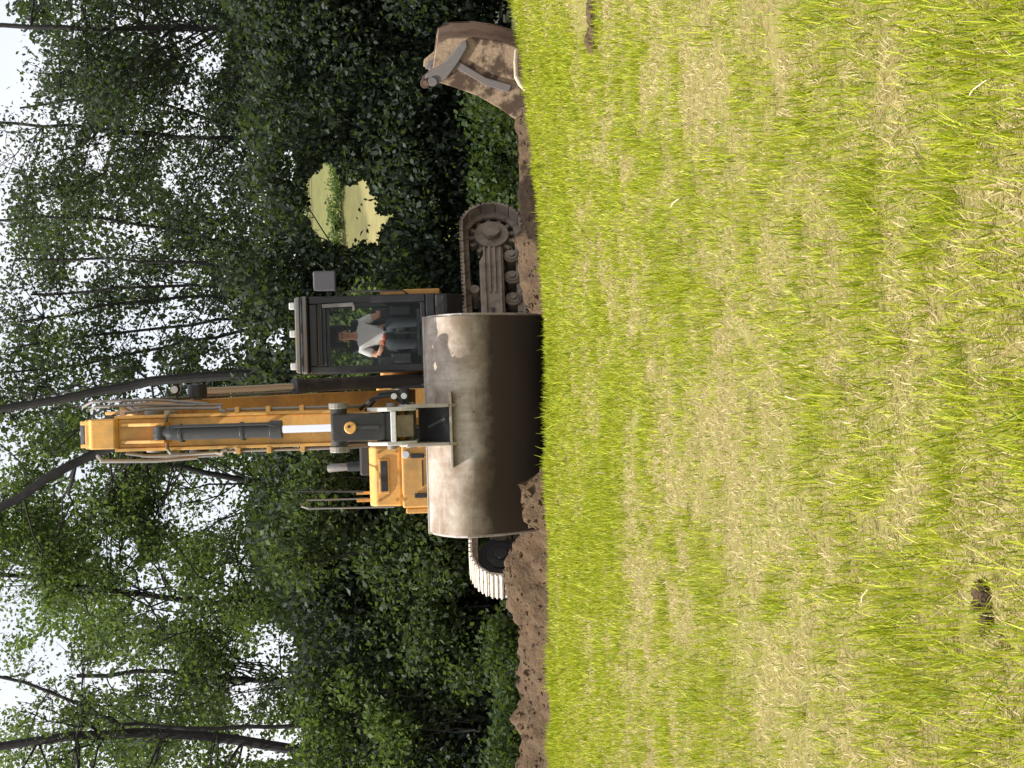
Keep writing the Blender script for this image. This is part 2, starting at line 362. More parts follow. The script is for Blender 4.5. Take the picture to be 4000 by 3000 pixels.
# ------------------------------------------------------------------ grass
BARE = [(2870, 3035, 170, 34), (2960, 2270, 120, 40), (620, 3800, 150, 60), (1350, 2480, 60, 14), (2100, 2950, 60, 18), (1700, 2920, 70, 18), (2620, 3700, 90, 40), (1100, 2760, 90, 18)]   # worn bare spots in the lawn
def grass():
    N = 330000
    y = np.empty(0); x = np.empty(0)
    while len(y) < N:
        yy = RNG.uniform(2.9, CREST+.22, 400000); xx = RNG.uniform(-5, 5, 400000)
        k = np.abs(xx) < .245*yy + 1.1
        k &= RNG.uniform(size=len(yy)) < np.interp(yy, [3, 6, 13.9], [.9, .62, .50])
        uu, vv = proj(np.stack([xx, yy, gz(xx, yy)], 1))
        for (a, b, ra, rb) in BARE: k &= ~((((uu-a)/ra)**2 + ((vv-b)/rb)**2 + .8*(vnoise(xx, yy, 9, 51)-.5) < .9) & (RNG.uniform(size=len(uu)) < .8))
        x = np.append(x, xx[k]); y = np.append(y, yy[k])
    x, y = x[:N], y[:N]
    tx, ty = RNG.uniform(-1.6, 1.6, 34), RNG.uniform(3.1, 8.5, 34); ti = np.repeat(np.arange(34), 34); nt_ = len(ti)
    x[:nt_] = tx[ti]+RNG.normal(0, .022, nt_); y[:nt_] = ty[ti]+RNG.normal(0, .022, nt_)
    # patches of green and of straw
    g0 = np.interp(y, [3, 4.1, 4.7, 5.6, 6.6, 7.0, 7.25, 7.5, 8.0, 8.4, 9.5, 12, 13.9],
                      [.70, .62, .48, .41, .44, .52, .50, .38, .40, .52, .58, .64, .72])
    g0 -= .20*sst(-.5, -1.2, x)*((y > 4.1) & (y < 6.0)) - .16*sst(.2, -.6, x)*((y > 6.75) & (y < 7.2)) + .14*sst(.6, -.4, x)*((y > 7.35) & (y < 8.0))
    k = np.interp(y, [3, 8, 13], [1, .95, .5])
    g0 += k*(.55*(vnoise(x*1.1, y*.8, 1.1, 1)-.5) + .8*(vnoise(x, y*1.1, 3.1, 2)-.5) + .9*(vnoise(x, y, 8, 12)-.5) + .6*(vnoise(x, y, 17, 15)-.5))
    green = (RNG.uniform(size=N) < np.clip(g0, .04, .93)).astype(float)
    green[:nt_] = 1
    tuft = np.clip(g0, 0, 1)
    L = np.where(green > .5, RNG.uniform(.03, .08, N)*(0.5+.9*tuft), RNG.uniform(.022, .058, N))
    L *= np.interp(y, [3, 4.5, 6, 13.9], [1.15, .95, .75, .7])
    L *= np.where(y > 13.2, .65+1.2*vnoise(x, y, 3.3, 41), 1)
    rare = RNG.uniform(size=N) < .012; L[rare] *= 1.8; L[:nt_] = RNG.uniform(.06, .15, nt_)
    tilt = np.where(green > .5, np.abs(RNG.normal(.45, .28, N)), RNG.uniform(.75, 1.5, N))
    tilt = np.clip(tilt, .05, 1.52)
    ph = RNG.uniform(0, 2*math.pi, N)
    wd = np.where(green > .5, 1, .78)*np.maximum(.0031, .00044*y)*RNG.uniform(.6, 1.6, N)
    d = np.stack([np.cos(ph), np.sin(ph)], 1); s = np.stack([-d[:, 1], d[:, 0]], 1)
    s2 = np.where(RNG.uniform(size=(N, 1)) < .5, s, RNG.normal(size=(N, 2))); s2 /= np.linalg.norm(s2, axis=1)[:, None]
    base = np.stack([x, y, gz(x, y)-.004], 1)
    V = np.empty((N, 6, 3))
    for i, (f, ww, bend) in enumerate(((0, 1, 0), (.55, .85, .75), (1, .15, 1.25))):
        th = np.clip(tilt*(.55+.6*bend*.6), 0, 1.56)
        r = L*f*np.sin(th); h = L*f*np.cos(th) + .004
        c = base + np.concatenate([d*r[:, None], h[:, None]], 1)
        e = np.concatenate([s2*(wd*ww*.5)[:, None], np.zeros((N, 1))], 1)
        V[:, 2*i] = c - e; V[:, 2*i+1] = c + e
    b_ = (np.arange(N)*6)[:, None]
    F = np.concatenate([b_ + np.array([[0, 1, 3, 2]]), b_ + np.array([[2, 3, 5, 4]])])
    o = np_mesh('grass', V.reshape(-1, 3), F, M['grass'], attrs={'green': np.repeat(green, 6)})
    tag(o, 'yellow green and straw coloured mown grass on the rise in front', 'grass', kind='stuff')
grass()

# ------------------------------------------------------------------ leaves
def leaf_mesh(C, size, mtl, name, parent=None, droop=.3):
    """C: (n,3) leaf centres -> folded diamond leaves"""
    N = len(C); sz = size*RNG.uniform(.6, 1.35, N)
    a = RNG.normal(size=(N, 3)); a[:, 2] -= droop; a /= np.linalg.norm(a, axis=1)[:, None]
    q = RNG.normal(size=(N, 3)); q[:, 2] += .6
    s = np.cross(a, q); s /= np.linalg.norm(s, axis=1)[:, None] + 1e-9
    nn = np.cross(s, a)
    sz = sz[:, None]
    V = np.empty((N, 4, 3))
    V[:, 0] = C - a*sz*.5; V[:, 2] = C + a*sz*.5
    V[:, 1] = C + s*sz*.32 + nn*sz*.10 - a*sz*.05; V[:, 3] = C - s*sz*.32 + nn*sz*.10 - a*sz*.05
    F = (np.arange(N)*4)[:, None] + np.array([[0, 1, 2, 3]])
    return np_mesh(name, V.reshape(-1, 3), F, mtl, parent)
HOLES = [(2760, 60, 190, 150), (2350, 20, 150, 95), (2400, 385, 85, 65), (2340, 660, 110, 45), (640, 60, 170, 120),
         (330, 170, 210, 150), (1050, 750, 170, 210), (690, 620, 130, 110), (420, 640, 90, 90), (450, 1090, 110, 90), (870, 420, 80, 60), (1960, 330, 60, 80), (1720, 760, 50, 60), (850, 505, 70, 35), (305, 950, 95, 65), (530, 1065, 65, 90), (105, 1120, 110, 90), (360, 430, 75, 200), (2740, 835, 65, 55), (1895, 660, 55, 60), (1770, 150, 40, 50), (1590, 815, 40, 55), (2330, 1130, 100, 40), (1680, 1080, 60, 60), (2620, 700, 70, 60), (2190, 190, 70, 60), (110, 1010, 90, 110), (1180, 300, 60, 90),
         (2560, 290, 70, 60), (2900, 300, 60, 50), (1650, 480, 50, 60), (1900, 560, 45, 60)]
_gp = np.array([(450,480),(560,385),(650,300),(720,400),(780,500),(860,470),(960,430),(1000,560),(1060,700),(1150,720),(1180,800),(1080,850),(1050,1000),(900,990),(760,1020),(650,990),(560,960),(480,850),(430,700)], float)
GAPU, GAPV = 3000-(_gp[:, 1]*.452+500), _gp[:, 0]*.452+1000
GAPU = GAPU.mean()+(GAPU-GAPU.mean())*1.10; GAPV = GAPV.mean()+(GAPV-GAPV.mean())*1.08
def in_gap(u, v):
    k = np.zeros(len(u), bool); n_ = len(GAPU); j = n_-1
    for i in range(n_):
        c = ((GAPV[i] > v) != (GAPV[j] > v)) & (u < (GAPU[j]-GAPU[i])*(v-GAPV[i])/(GAPV[j]-GAPV[i]+1e-9)+GAPU[i]); k ^= c; j = i
    return k
def clear_holes(C, keep=.12, gap=True, soft=.5):
    u, v = proj(C); k = np.ones(len(C), bool)
    for (a, b, ra, rb) in HOLES:
        d = ((u-a)/ra)**2 + ((v-b)/rb)**2 + .9*(vnoise(u, v, .014, 14)-.5)
        k &= ~((d < .95 - soft*RNG.uniform(size=len(C))) & (RNG.uniform(size=len(C)) > keep))
    if gap:
        jx = 22*(vnoise(u, v, .02, 4)-.5)+9*RNG.normal(size=len(u)); jy = 22*(vnoise(u, v, .02, 9)-.5)+9*RNG.normal(size=len(u))
        k &= ~(in_gap(u+jx, v+jy) & (RNG.uniform(size=len(u)) > .004*(u < 2250)))
    return k
def clump_pts(centres, radii, per, flat_=.75):
    out_ = []
    for c, r in zip(centres, radii):
        nn = max(8, int(per*(r/.6)**2*random.uniform(.7, 1.25)))
        p = RNG.normal(size=(nn, 3)); p /= np.linalg.norm(p, axis=1)[:, None]
        p *= (RNG.uniform(size=(nn, 1))**.45)*r*RNG.uniform(.75, 1.15, (nn, 1)); p[:, 2] *= flat_
        out_.append(np.asarray(c)+p)
    return np.concatenate(out_)

def wig(a, b, n_=5, amp=.12):
    a, b = Vector(a), Vector(b); L = (b-a).length
    return [a.lerp(b, i/n_) + (Vector((random.gauss(0, 1), random.gauss(0, 1), random.gauss(0, .5)))*amp*L*.3 if 0 < i < n_ else Vector()) for i in range(n_+1)]
def tree(label, x, y, H, stems, crown, per, leaf, mtl, thin=1.0, name='broadleaf_tree', group='trees of the wood behind the excavator', holes_keep=.42):
    """stems: list of (list of points, r0, r1) in world; crown: list of (centre, radius)"""
    z0 = float(gz(x, y)); root = empty(name, (x, y, z0), label, 'tree', group)
    tb = MB(); joints = []
    cu, cv = proj(np.array([c for c, r in crown], float))
    inh = [any(((a-p)/ra)**2+((b-q)/rb)**2 < .9 for (p, q, ra, rb) in HOLES) for a, b in zip(cu, cv)]
    crown = [c for c, h in zip(crown, inh) if not h or random.random() < .5]
    for pts, r0, r1 in stems:
        k = len(pts); tb.tube(pts, [r0 + (r1-r0)*i/(k-1) for i in range(k)], 9)
        joints += [(Vector(p), r0+(r1-r0)*i/(k-1)) for i, p in enumerate(pts)][1:]
    for c, r in crown:
        c = Vector(c)
        cand = sorted(joints, key=lambda j: (j[0]-c).length + 1.2*max(0, j[0].z-c.z+.3))[:6]
        j, jr = random.choice(cand)
        if (j-c).length < .2: continue
        pts = wig(j, c, 5); tb.tube(pts, [min(.020, max(.009, jr*.3))*(1-.75*i/5)+.004 for i in range(6)], 6)
        for _ in range(5):
            e = c + Vector((random.gauss(0, 1), random.gauss(0, 1), random.gauss(0, .8)))*r*.6
            tb.tube(wig(pts[random.choice((3, 4, 5))], e, 3), [.008, .006, .005, .003], 4)
    tb.build('trunk', M['bark'], root, smooth=True, loc=None, mtx=Matrix.Translation((-x, -y, -z0)))
    C = clump_pts([c for c, r in crown], [r*1.12 for c, r in crown], per*.64*thin)
    C = C[clear_holes(C, holes_keep)]
    leaf_mesh(C - np.array([x, y, z0]), leaf*.80, mtl, 'crown', root)
    return root
def crown_rand(x, y, z0, z1, rx, ry, n_, r=(.45, .9), shape=1.0):
    L = []
    for _ in range(n_):
        t = random.random(); z = z0 + (z1-z0)*t
        k = math.sqrt(max(.12, 1-(2*t-1)**2*shape)); a = random.uniform(0, 6.283); q = math.sqrt(random.random())
        L.append(((x+math.cos(a)*q*rx*k, y+math.sin(a)*q*ry*k, z), random.uniform(*r)))
    return L
def st(pix, y, r0, r1, dy=0):
    """stem through upright pixels at depth y, rooted in the ground"""
    pts = [at(u, v, y + dy*i) for i, (u, v) in enumerate(pix)]
    b0 = pts[0]; base = Vector((b0.x, b0.y, float(gz(b0.x, b0.y))-.1))
    if b0.z - base.z > .3: pts = [base] + pts
    fine = []
    for i in range(len(pts)-1):
        m_ = max(2, int((pts[i+1]-pts[i]).length/.45))
        fine += [pts[i].lerp(pts[i+1], j/m_) for j in range(m_)]
    fine.append(pts[-1])
    for p in fine[1:-1]: p += Vector((random.gauss(0, .022), random.gauss(0, .022), 0))
    return fine, r0, r1
def trees():
    T = []
    # leaning dark stem beside the boom, and the one behind the top of the stick
    s1 = [st([(1560, 1200), (1510, 590), (1470, 380), (1400, 0), (1385, -220)], 27.2, .12, .06)]
    tree('tall tree whose dark leaning trunk rises just right of the stick top', s1[0][0][0].x, 27.5, 11, s1,
         crown_rand(-.2, 28.6, 6.2, 10.6, 1.6, 1.2, 26, (.4, .8)), 330, .11, M['leaf_mid'])
    s2 = [st([(1330, 1000), (1290, 560), (1250, 420), (1130, 180), (1010, 0), (900, -150)], 27.6, .12, .07)]
    tree('tree with forked dark limb reaching up left from behind the stick', s2[0][0][0].x, 28.5, 11, s2,
         crown_rand(-2.3, 29.2, 7.4, 10.8, 1.9, 1.1, 24, (.4, .8)) + [(at(960, 330, 28.9), .6), (at(830, 200, 28.8), .6), (at(760, 420, 28.8), .5), (at(930, 120, 28.9), .6), (at(1120, 520, 28), .45)], 330, .12, M['leaf_light'])
    # coppice of slender stems behind the cab
    P = [[(1880, 1150), (1975, 760), (1985, 430), (1990, 60)], [(1850, 1150), (1890, 760), (1880, 540), (1850, 120)], [(1830, 1150), (1840, 700), (1800, 400), (1740, 60)],
         [(1790, 1150), (1720, 650), (1690, 360), (1640, 40)], [(1750, 1150), (1640, 640), (1560, 200), (1540, -60)]]
    s3 = [st([(p[0][0], 1500)] + p, 28.2+.25*i, .045, .02) for i, p in enumerate(P)]
    tree('coppiced tree of slender fanning stems above the cab roof', 1.6, 28.5, 10, s3,
         [(tuple(at(random.uniform(1560, 2060), random.uniform(0, 950), 28.4+random.uniform(-.9, .9))), random.uniform(.35, .65)) for _ in range(44)], 300, .10, M['leaf_dark'], .8)
    s4 = [st([(2480, 1250), (2457, 690), (2500, 390), (2520, 60), (2530, -150)], 29, .05, .025), st([(2470, 1000), (2600, 640), (2653, 525), (2578, 78)], 29.2, .04, .02)]
    tree('slim two stemmed tree before the small round sky openings', 4.5, 29, 11, s4,
         [(tuple(at(random.uniform(2100, 2720), random.uniform(-80, 1000), 29+random.uniform(-1, 1))), random.uniform(.4, .7)) for _ in range(56)], 300, .105, M['leaf_dark'], .8)
    s5 = [st([(2890, 1700), (2900, 900), (2880, 450), (2900, -100)], 28, .07, .04)]
    tree('dense dark tree towering behind the spare bucket', 6.3, 28, 12, s5,
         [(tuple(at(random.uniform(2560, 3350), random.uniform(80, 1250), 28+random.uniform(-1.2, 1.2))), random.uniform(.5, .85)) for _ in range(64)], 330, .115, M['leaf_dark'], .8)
    s6 = [st([(90, 1500), (66, 1200), (110, 950), (139, 640), (125, 300), (79, 0), (60, -200)], 26.5, .10, .07), st([(150, 620), (178, 464), (300, 190), (364, 0), (420, -120)], 26.3, .045, .025)]
    tree('tree with thick bare trunk on the far left of the wood', s6[0][0][0].x, 26.5, 11, s6,
         [(tuple(at(random.uniform(-350, 260), random.uniform(-60, 1000), 26.6+random.uniform(-1, 1))), random.uniform(.35, .6)) for _ in range(30)] +
         [(tuple(at(random.uniform(200, 520), random.uniform(0, 420), 26.4+random.uniform(-.5, .5))), random.uniform(.25, .4)) for _ in range(10)], 230, .10, M['leaf_mid'], 1.15)
    s7 = [st([(640, 1300), (650, 800), (690, 420), (740, 150), (760, -100)], 29.5, .09, .04)]
    tree('broad bright green tree left of the raised boom', s7[0][0][0].x, 29.5, 11, s7,
         [(tuple(at(random.uniform(420, 1060), random.uniform(380, 1080), 29.4+random.uniform(-1.2, 1.2))), random.uniform(.4, .75)) for _ in range(46)] +
         [(tuple(at(random.uniform(640, 1020), random.uniform(-60, 260), 29.4+random.uniform(-1, 1))), random.uniform(.4, .7)) for _ in range(18)], 270, .115, M['leaf_light'], 1.0)
    s8 = [st([(330, 1500), (340, 1000), (380, 640), (360, 300)], 30.5, .08, .04)]
    tree('mid green tree standing between bare trunk and bright green tree', s8[0][0][0].x, 30.5, 10, s8,
         [(tuple(at(random.uniform(130, 600), random.uniform(480, 1120), 30.4+random.uniform(-1, 1))), random.uniform(.4, .7)) for _ in range(40)], 280, .11, M['leaf_mid'], .95)
    s9 = [st([(1130, 1500), (1120, 1000), (1180, 700), (1190, 430)], 31.5, .11, .04)]
    tree('thin pale leaved tree showing bright sky left of the stick', s9[0][0][0].x, 31.5, 9, s9,
         [(tuple(at(random.uniform(880, 1290), random.uniform(560, 1180), 31.5+random.uniform(-1, 1))), random.uniform(.35, .6)) for _ in range(30)], 190, .10, M['leaf_light'])
    s10 = [st([(1960, 1250), (2080, 760), (2160, 350), (2140, -60)], 31, .05, .025)]
    tree('dark tree filling the space right of the fanning stems', s10[0][0][0].x, 31, 11, s10,
         [(tuple(at(random.uniform(1900, 2460), random.uniform(60, 1180), 31+random.uniform(-1.1, 1.1))), random.uniform(.4, .75)) for _ in range(50)], 280, .11, M['leaf_mid'], .72)
trees()

def mass(name, label, cat, fn, n_, per, leaf, mtl, group=None, kind='stuff', r=(.45, .85)):
    C, Rr = [], []
    for _ in range(n_):
        c = fn(); C.append(tuple(c)); Rr.append(random.uniform(*r))
    P = clump_pts(C, Rr, per, .85)
    P = P[clear_holes(P, .2)]
    P = P[P[:, 2] > gz(P[:, 0], P[:, 1]) + .02]
    o = leaf_mesh(P, leaf, mtl, name); return tag(o, label, cat, group, kind)
def und(u0, u1, v0, v1, y0, y1):
    def f():
        u = random.uniform(u0, u1); v = v0(u) + (v1-v0(u))*random.random()**.9 if callable(v0) else random.uniform(v0, v1)
        return at(u, v, random.uniform(y0, y1))
    return f
top = lambda u: np.interp(u, [-600, 0, 200, 500, 900, 1150, 1500, 2000, 2300, 2600, 3000, 3600], [1150, 1150, 1200, 1120, 1060, 1020, 1000, 930, 1050, 960, 900, 900])
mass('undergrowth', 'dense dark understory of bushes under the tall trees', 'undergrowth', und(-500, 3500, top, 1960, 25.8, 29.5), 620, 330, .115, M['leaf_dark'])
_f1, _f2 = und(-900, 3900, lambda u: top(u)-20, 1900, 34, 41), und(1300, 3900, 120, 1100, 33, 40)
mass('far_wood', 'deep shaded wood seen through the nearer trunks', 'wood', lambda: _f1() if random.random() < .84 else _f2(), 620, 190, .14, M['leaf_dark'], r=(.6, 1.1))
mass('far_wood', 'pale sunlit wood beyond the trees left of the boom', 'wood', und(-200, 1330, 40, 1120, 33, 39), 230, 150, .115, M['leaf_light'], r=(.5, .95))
def bush(label, u0, u1, v0, v1, y0, y1, n_, mtl, leaf=.1, per=330, name='bush', cat='bush', group=None, r=(.3, .5)):
    c = at((u0+u1)/2, v1, (y0+y1)/2); z0 = float(gz(c.x, c.y)); root = empty(name, (c.x, c.y, z0), label, cat, group)
    O = Vector((c.x, c.y, z0)); C = [tuple(at(random.uniform(u0, u1), v0+(v1-v0)*random.random()**.8, random.uniform(y0, y1)) - O) for _ in range(n_)]
    tb = MB()
    for q in C[::2]: tb.tube(wig((q[0]*.8, q[1]*.8, max(-.05, q[2]-1.3)), q, 4), [.02, .016, .012, .008, .005], 5).cut()
    tb.parts('stem', M['bark'], root)
    P = clump_pts(C, [random.uniform(*r) for _ in C], per, .9)
    W = P + np.array(O); P = P[(W[:, 2] > gz(W[:, 0], W[:, 1]))]; W = P + np.array(O)
    P = P[clear_holes(W, 1)]
    leaf_mesh(P, leaf, mtl, 'foliage', root)
bush('fresh green bush between the track end and the spare bucket', 2230, 2640, 1850, 2030, 23.6, 24.6, 26, M['weed'], .09)
bush('small green nettle patch behind the right end of the soil ridge', 2560, 2680, 1900, 2040, 22.8, 23.6, 8, M['weed'], .09, name='nettle_clump', cat='weeds')
bush('low green weeds behind the soil heap left of the track', 380, 620, 1930, 2060, 22.5, 23.4, 14, M['weed'], .09, name='weed_clump', cat='weeds')
bush('low green weeds at the far left edge behind the soil heap', -120, 330, 1960, 2050, 21.5, 22.5, 20, M['weed'], .09, name='weed_clump', cat='weeds')
bush('tall mid green shrub left of the track end', 300, 860, 1480, 1900, 24.6, 26, 34, M['leaf_mid'], .105, r=(.4, .65), name='shrub', cat='shrub')
bush('olive green shrub at the left edge below the thick bare trunk', -60, 330, 1180, 1560, 25, 26, 18, M['leaf_light'], .105, r=(.35, .55), name='shrub', cat='shrub')
bush('dark shrub rising behind the yellow tool box', 760, 1200, 1080, 1750, 24.8, 26.2, 40, M['leaf_mid'], .105, r=(.4, .65), name='shrub', cat='shrub')
bush('mid green bush seen through the rear window of the cab', 1540, 1860, 1180, 1700, 24.9, 25.6, 30, M['leaf_light'], .10, r=(.3, .5))
bush('sunlit yellow green bush in front of the field gap', 2030, 2330, 1500, 1580, 30, 32, 14, M['leaf_light'], .07, name='bush', cat='bush')

def hedge(label, y, x0, x1, h, n_, mtl, leaf):
    C = []
    for i in range(n_):
        x = x0+(x1-x0)*(i+random.random())/n_; yy = y+random.uniform(-.6, .6)+.12*(x-x0); C.append((x, yy, float(gz(x, yy))+random.uniform(.1, h)))
    P = clump_pts(C, [random.uniform(.5, .9)*h for _ in C], 130); P = P[P[:, 2] > gz(P[:, 0], P[:, 1])]
    tag(leaf_mesh(P, leaf, mtl, 'hedge'), label, 'hedge')
hedge('thin dark hedge line high on the sunlit hillside', 101, 5, 22, .5, 90, M['leaf_mid'], .16)
hedge('grey green bushes along the pale track on the hillside', 86, 6, 18, .7, 60, M['leaf_light'], .16)
# ------------------------------------------------------------------ soil heaps
def heap(name, label, prof, y0, depth, seed, front=.35):
    """prof: list of (u, v) crest pixels at depth y0 -> a ridge of loose clods with its own width"""
    xs = [at(u, v, y0) for u, v in prof]; px = np.array([p.x for p in xs]); pz = np.array([p.z for p in xs]); o_ = np.argsort(px); px, pz = px[o_], pz[o_]
    gx_ = np.linspace(px[0], px[-1], int((px[-1]-px[0])/.03)); t = np.linspace(-1, 1, 46)
    A, B = np.meshgrid(gx_, t); yy = y0 + np.where(B < 0, B*depth*(1-front)*1.3, B*depth)
    base = gz(A, yy)-.08; crest = np.interp(A, px, pz)
    prof_ = (1-np.abs(B)**1.7)
    ends = sst(0, .35, A-px[0])*sst(0, .35, px[-1]-A)
    hh = np.maximum(crest-base, .02)*prof_*(.25+.75*ends)
    nz = (vnoise(A, yy, 2.2, seed)-.5)*.16 + (vnoise(A, yy, 6.5, seed+1)-.5)*.13 + (vnoise(A, yy, 17, seed+2)-.5)*.05
    zz = base + hh + nz*np.minimum(1, hh*4)
    V = np.stack([A.ravel()+(vnoise(A, yy, 9, seed+4).ravel()-.5)*.05, yy.ravel(), zz.ravel()], 1)
    nx = len(gx_); I = (np.arange(len(t)-1)[:, None]*nx + np.arange(nx-1)[None]).ravel(); F = np.stack([I, I+1, I+nx+1, I+nx], 1)
    bm = bmesh.new()
    mb = MB(); rr = random.Random(seed)
    for _ in range(int(len(gx_)*4.5)):
        k = rr.randrange(len(V)); c = Vector(V[k]); r = rr.uniform(.010, .034)*(1 if rr.random() < .93 else 1.9)
        m_ = Matrix.Rotation(rr.uniform(0, 6), 3, Vector((rr.random(), rr.random(), rr.random())).normalized())
        vs_ = []
        for a in ((1,0,0),(-1,0,0),(0,1,0),(0,-1,0),(0,0,1),(0,0,-1)): vs_.append(c + (m_ @ Vector(a))*r*rr.uniform(.6, 1.2))
        mb.add(vs_, [(0,2,4),(2,1,4),(1,3,4),(3,0,4),(2,0,5),(1,2,5),(3,1,5),(0,3,5)])
    nv = len(V); me = bpy.data.meshes.new(name)
    me.from_pydata([tuple(v) for v in V]+mb.v, [], [tuple(int(i) for i in f) for f in F]+[tuple(i+nv for i in f) for f in mb.f])
    for i, p in enumerate(me.polygons): p.use_smooth = i < len(F)
    o = link(name, me, M['soil']); return tag(o, label, 'soil heap')
heap('soil_heap', 'long brown heap of loose soil running left from the wide bucket',
     [(-150, 2015), (0, 2020), (100, 2016), (180, 2008), (277, 2030), (400, 2064), (520, 2043), (610, 1998), (700, 1958), (800, 1950), (880, 1990), (930, 2015), (1010, 2045), (1150, 2062), (1260, 2100)], 15.6, .75, 3)
heap('soil_heap', 'small soil heap pushed up against the left corner of the wide bucket',
     [(860, 2010), (900, 1985), (932, 1972), (967, 1990), (1012, 2020), (1060, 2020), (1103, 2026), (1171, 2052), (1215, 2100), (1250, 2130)], 14.32, .36, 33)
heap('soil_ridge', 'low brown soil ridge running from the track to the spare bucket',
     [(1650, 2115), (1760, 2062), (1850, 2056), (1950, 2046), (2050, 2050), (2150, 2042), (2210, 2044), (2290, 2030), (2370, 2018), (2450, 2024), (2500, 2012), (2560, 2035), (2650, 2060), (2800, 2080)], 16.2, .6, 21)

# ------------------------------------------------------------------ excavator
EX = Vector((-.2, 22.0, PIT))
ex = empty('excavator', EX, 'yellow tracked excavator with wide bucket hanging before its black cab', 'excavator')
def W(u, v, D):
    """local excavator coordinates of an upright pixel at depth D"""
    return at(u, v, D) - EX
# --- tracks (undercarriage turned about 38 degrees from the cab)
TH = R(38); td = Vector((-math.cos(TH), -math.sin(TH), 0)); tn = Vector((math.sin(TH), -math.cos(TH), 0))
def track(side):
    c0 = tn*(1.28*side) + Vector((0, 0, 0)); HL, RR_ = 1.80, .40; zc = .45
    fr = Matrix((( -td.x if 0 else td.x, tn.x, 0, c0.x), (td.y, tn.y, 0, c0.y), (0, 0, 1, 0), (0, 0, 0, 1)))  # local (along, across, up)
    per = 4*HL + 2*math.pi*RR_; ns = 49; mb = MB()
    for k in range(ns):
        s = per*k/ns
        def pt(s):
            s %= per
            if s < 2*HL:
                sag = -.03*math.sin(math.pi*s/(2*HL))**2; return Vector((-HL+s, 0, zc+RR_+sag)), 0.0
            s -= 2*HL
            if s < math.pi*RR_:
                a = s/RR_; return Vector((HL+RR_*math.sin(a), 0, zc+RR_*math.cos(a))), a
            s -= math.pi*RR_
            if s < 2*HL: return Vector((HL-s, 0, zc-RR_)), math.pi
            s -= 2*HL; a = math.pi+s/RR_; return Vector((-HL+RR_*math.sin(a), 0, zc+RR_*math.cos(a))), a
        p, a = pt(s); m_ = fr @ Matrix.Translation(p) @ Matrix.Rotation(a, 4, 'Y')
        h = per/ns/2*.93
        mb.box(-h, h, -.3, .3, -.012, .016, m_)
        for q in (-.7, 0, .7): mb.box(q*h-.011, q*h+.011, -.3, .3, .016, .038, m_)
        for q in (-.09, .09): mb.box(-h*1.02, h*1.02, q-.022, q+.022, -.085, -.012, m_)
    t = mb.build('track', M['shoe'] if side < 0 else M['track'], ex)  # sunlit track coloured pale, shaded track darker: light put into the colour
    fb = MB(); oy = .0
    fb.prism([(-1.45, .30), (1.40, .30), (1.55, .38), (1.55, .52), (1.30, .60), (-1.2, .63), (-1.45, .52)], -.22, .22, 'y')
    f_ = fb.build('track_frame', M['track'], t, .02, mtx=fr)
    ribs = MB()
    for q in (-1, 1):
        for z in (.33, .405, .475, .545): ribs.box(-1.44, -.62, q*.225 if q > 0 else -.25, .25 if q > 0 else -.225, z, z+.028).cut()
        ribs.box(-.618, .95, .222 if q > 0 else -.262, .262 if q > 0 else -.222, .335, .36).cut(); ribs.box(-.618, .95, .222 if q > 0 else -.262, .262 if q > 0 else -.222, .54, .565).cut()
    ribs.parts('frame_rib', M['track'], f_, .006, mtx=fr)
    sl_ = MB()
    for q in (-1, 1): sl_.box(-.36, -.20, .221 if q > 0 else -.236, .236 if q > 0 else -.221, .44, .485).cut()
    sl_.parts('frame_slot', M['black'], f_, mtx=fr)
    # sprocket / idler / rollers
    w_ = MB(); w_.cyl((-HL, -.11, zc), (-HL, .11, zc), .24); w_.cyl((-HL, -.2, zc), (-HL, .2, zc), .12)
    for k in range(13):
        a = k*6.2832/13; m_ = Matrix.Translation((-HL, 0, zc)) @ Matrix.Rotation(a, 4, 'Y'); w_.box(-.03, .03, -.05, .05, .22, .33, m_)
    w_.build('sprocket', M['track'], t, .008, mtx=fr)
    w_ = MB(); w_.cyl((HL, -.1, zc), (HL, .1, zc), .31, 28); w_.cyl((HL, -.15, zc), (HL, .15, zc), .20, 24); w_.cyl((HL, -.2, zc), (HL, .2, zc), .09)
    w_.build('idler', M['charcoal'], t, .01, smooth=True, mtx=fr)
    for k in range(8):
        a = -1.35 + k*.385; w_ = MB(); w_.cyl((a, -.17, .19), (a, .17, .19), .085, 16); w_.cyl((a, -.2, .19), (a, .2, .19), .045, 12)
        w_.cyl((a, .11, .19), (a, .15, .19), .11, 16); w_.cyl((a, -.15, .19), (a, -.11, .19), .11, 16)
        w_.build('roller', M['track'], t, .006, smooth=True, mtx=fr)
    for a in (-.75, .7):
        w_ = MB(); w_.cyl((a, -.17, .70), (a, .17, .70), .07, 16); w_.bar((a, 0, .58), (a, 0, .70), .08, .1); w_.build('carrier_roller', M['track'], t, .005, smooth=True, mtx=fr)
track(1); track(-1)
fr = Matrix(((td.x, tn.x, 0, 0), (td.y, tn.y, 0, 0), (0, 0, 1, 0), (0, 0, 0, 1)))
u_ = MB()
for a in (-.75, .75):
    u_.prism([(-1.1, .36), (1.1, .36), (1.1, .56), (.5, .76), (-.5, .76), (-1.1, .56)], a-.2, a+.2, 'x')
u_.box(-.56, .56, -.62, .62, .52, .79)
u_.build('car_body', M['charcoal'], ex, .02, mtx=fr)
u_ = MB(); u_.ring((0, 0, .88), (0, 0, 1), .42, .62, .18, 40); u_.build('swing_ring', M['track'], ex, .006)
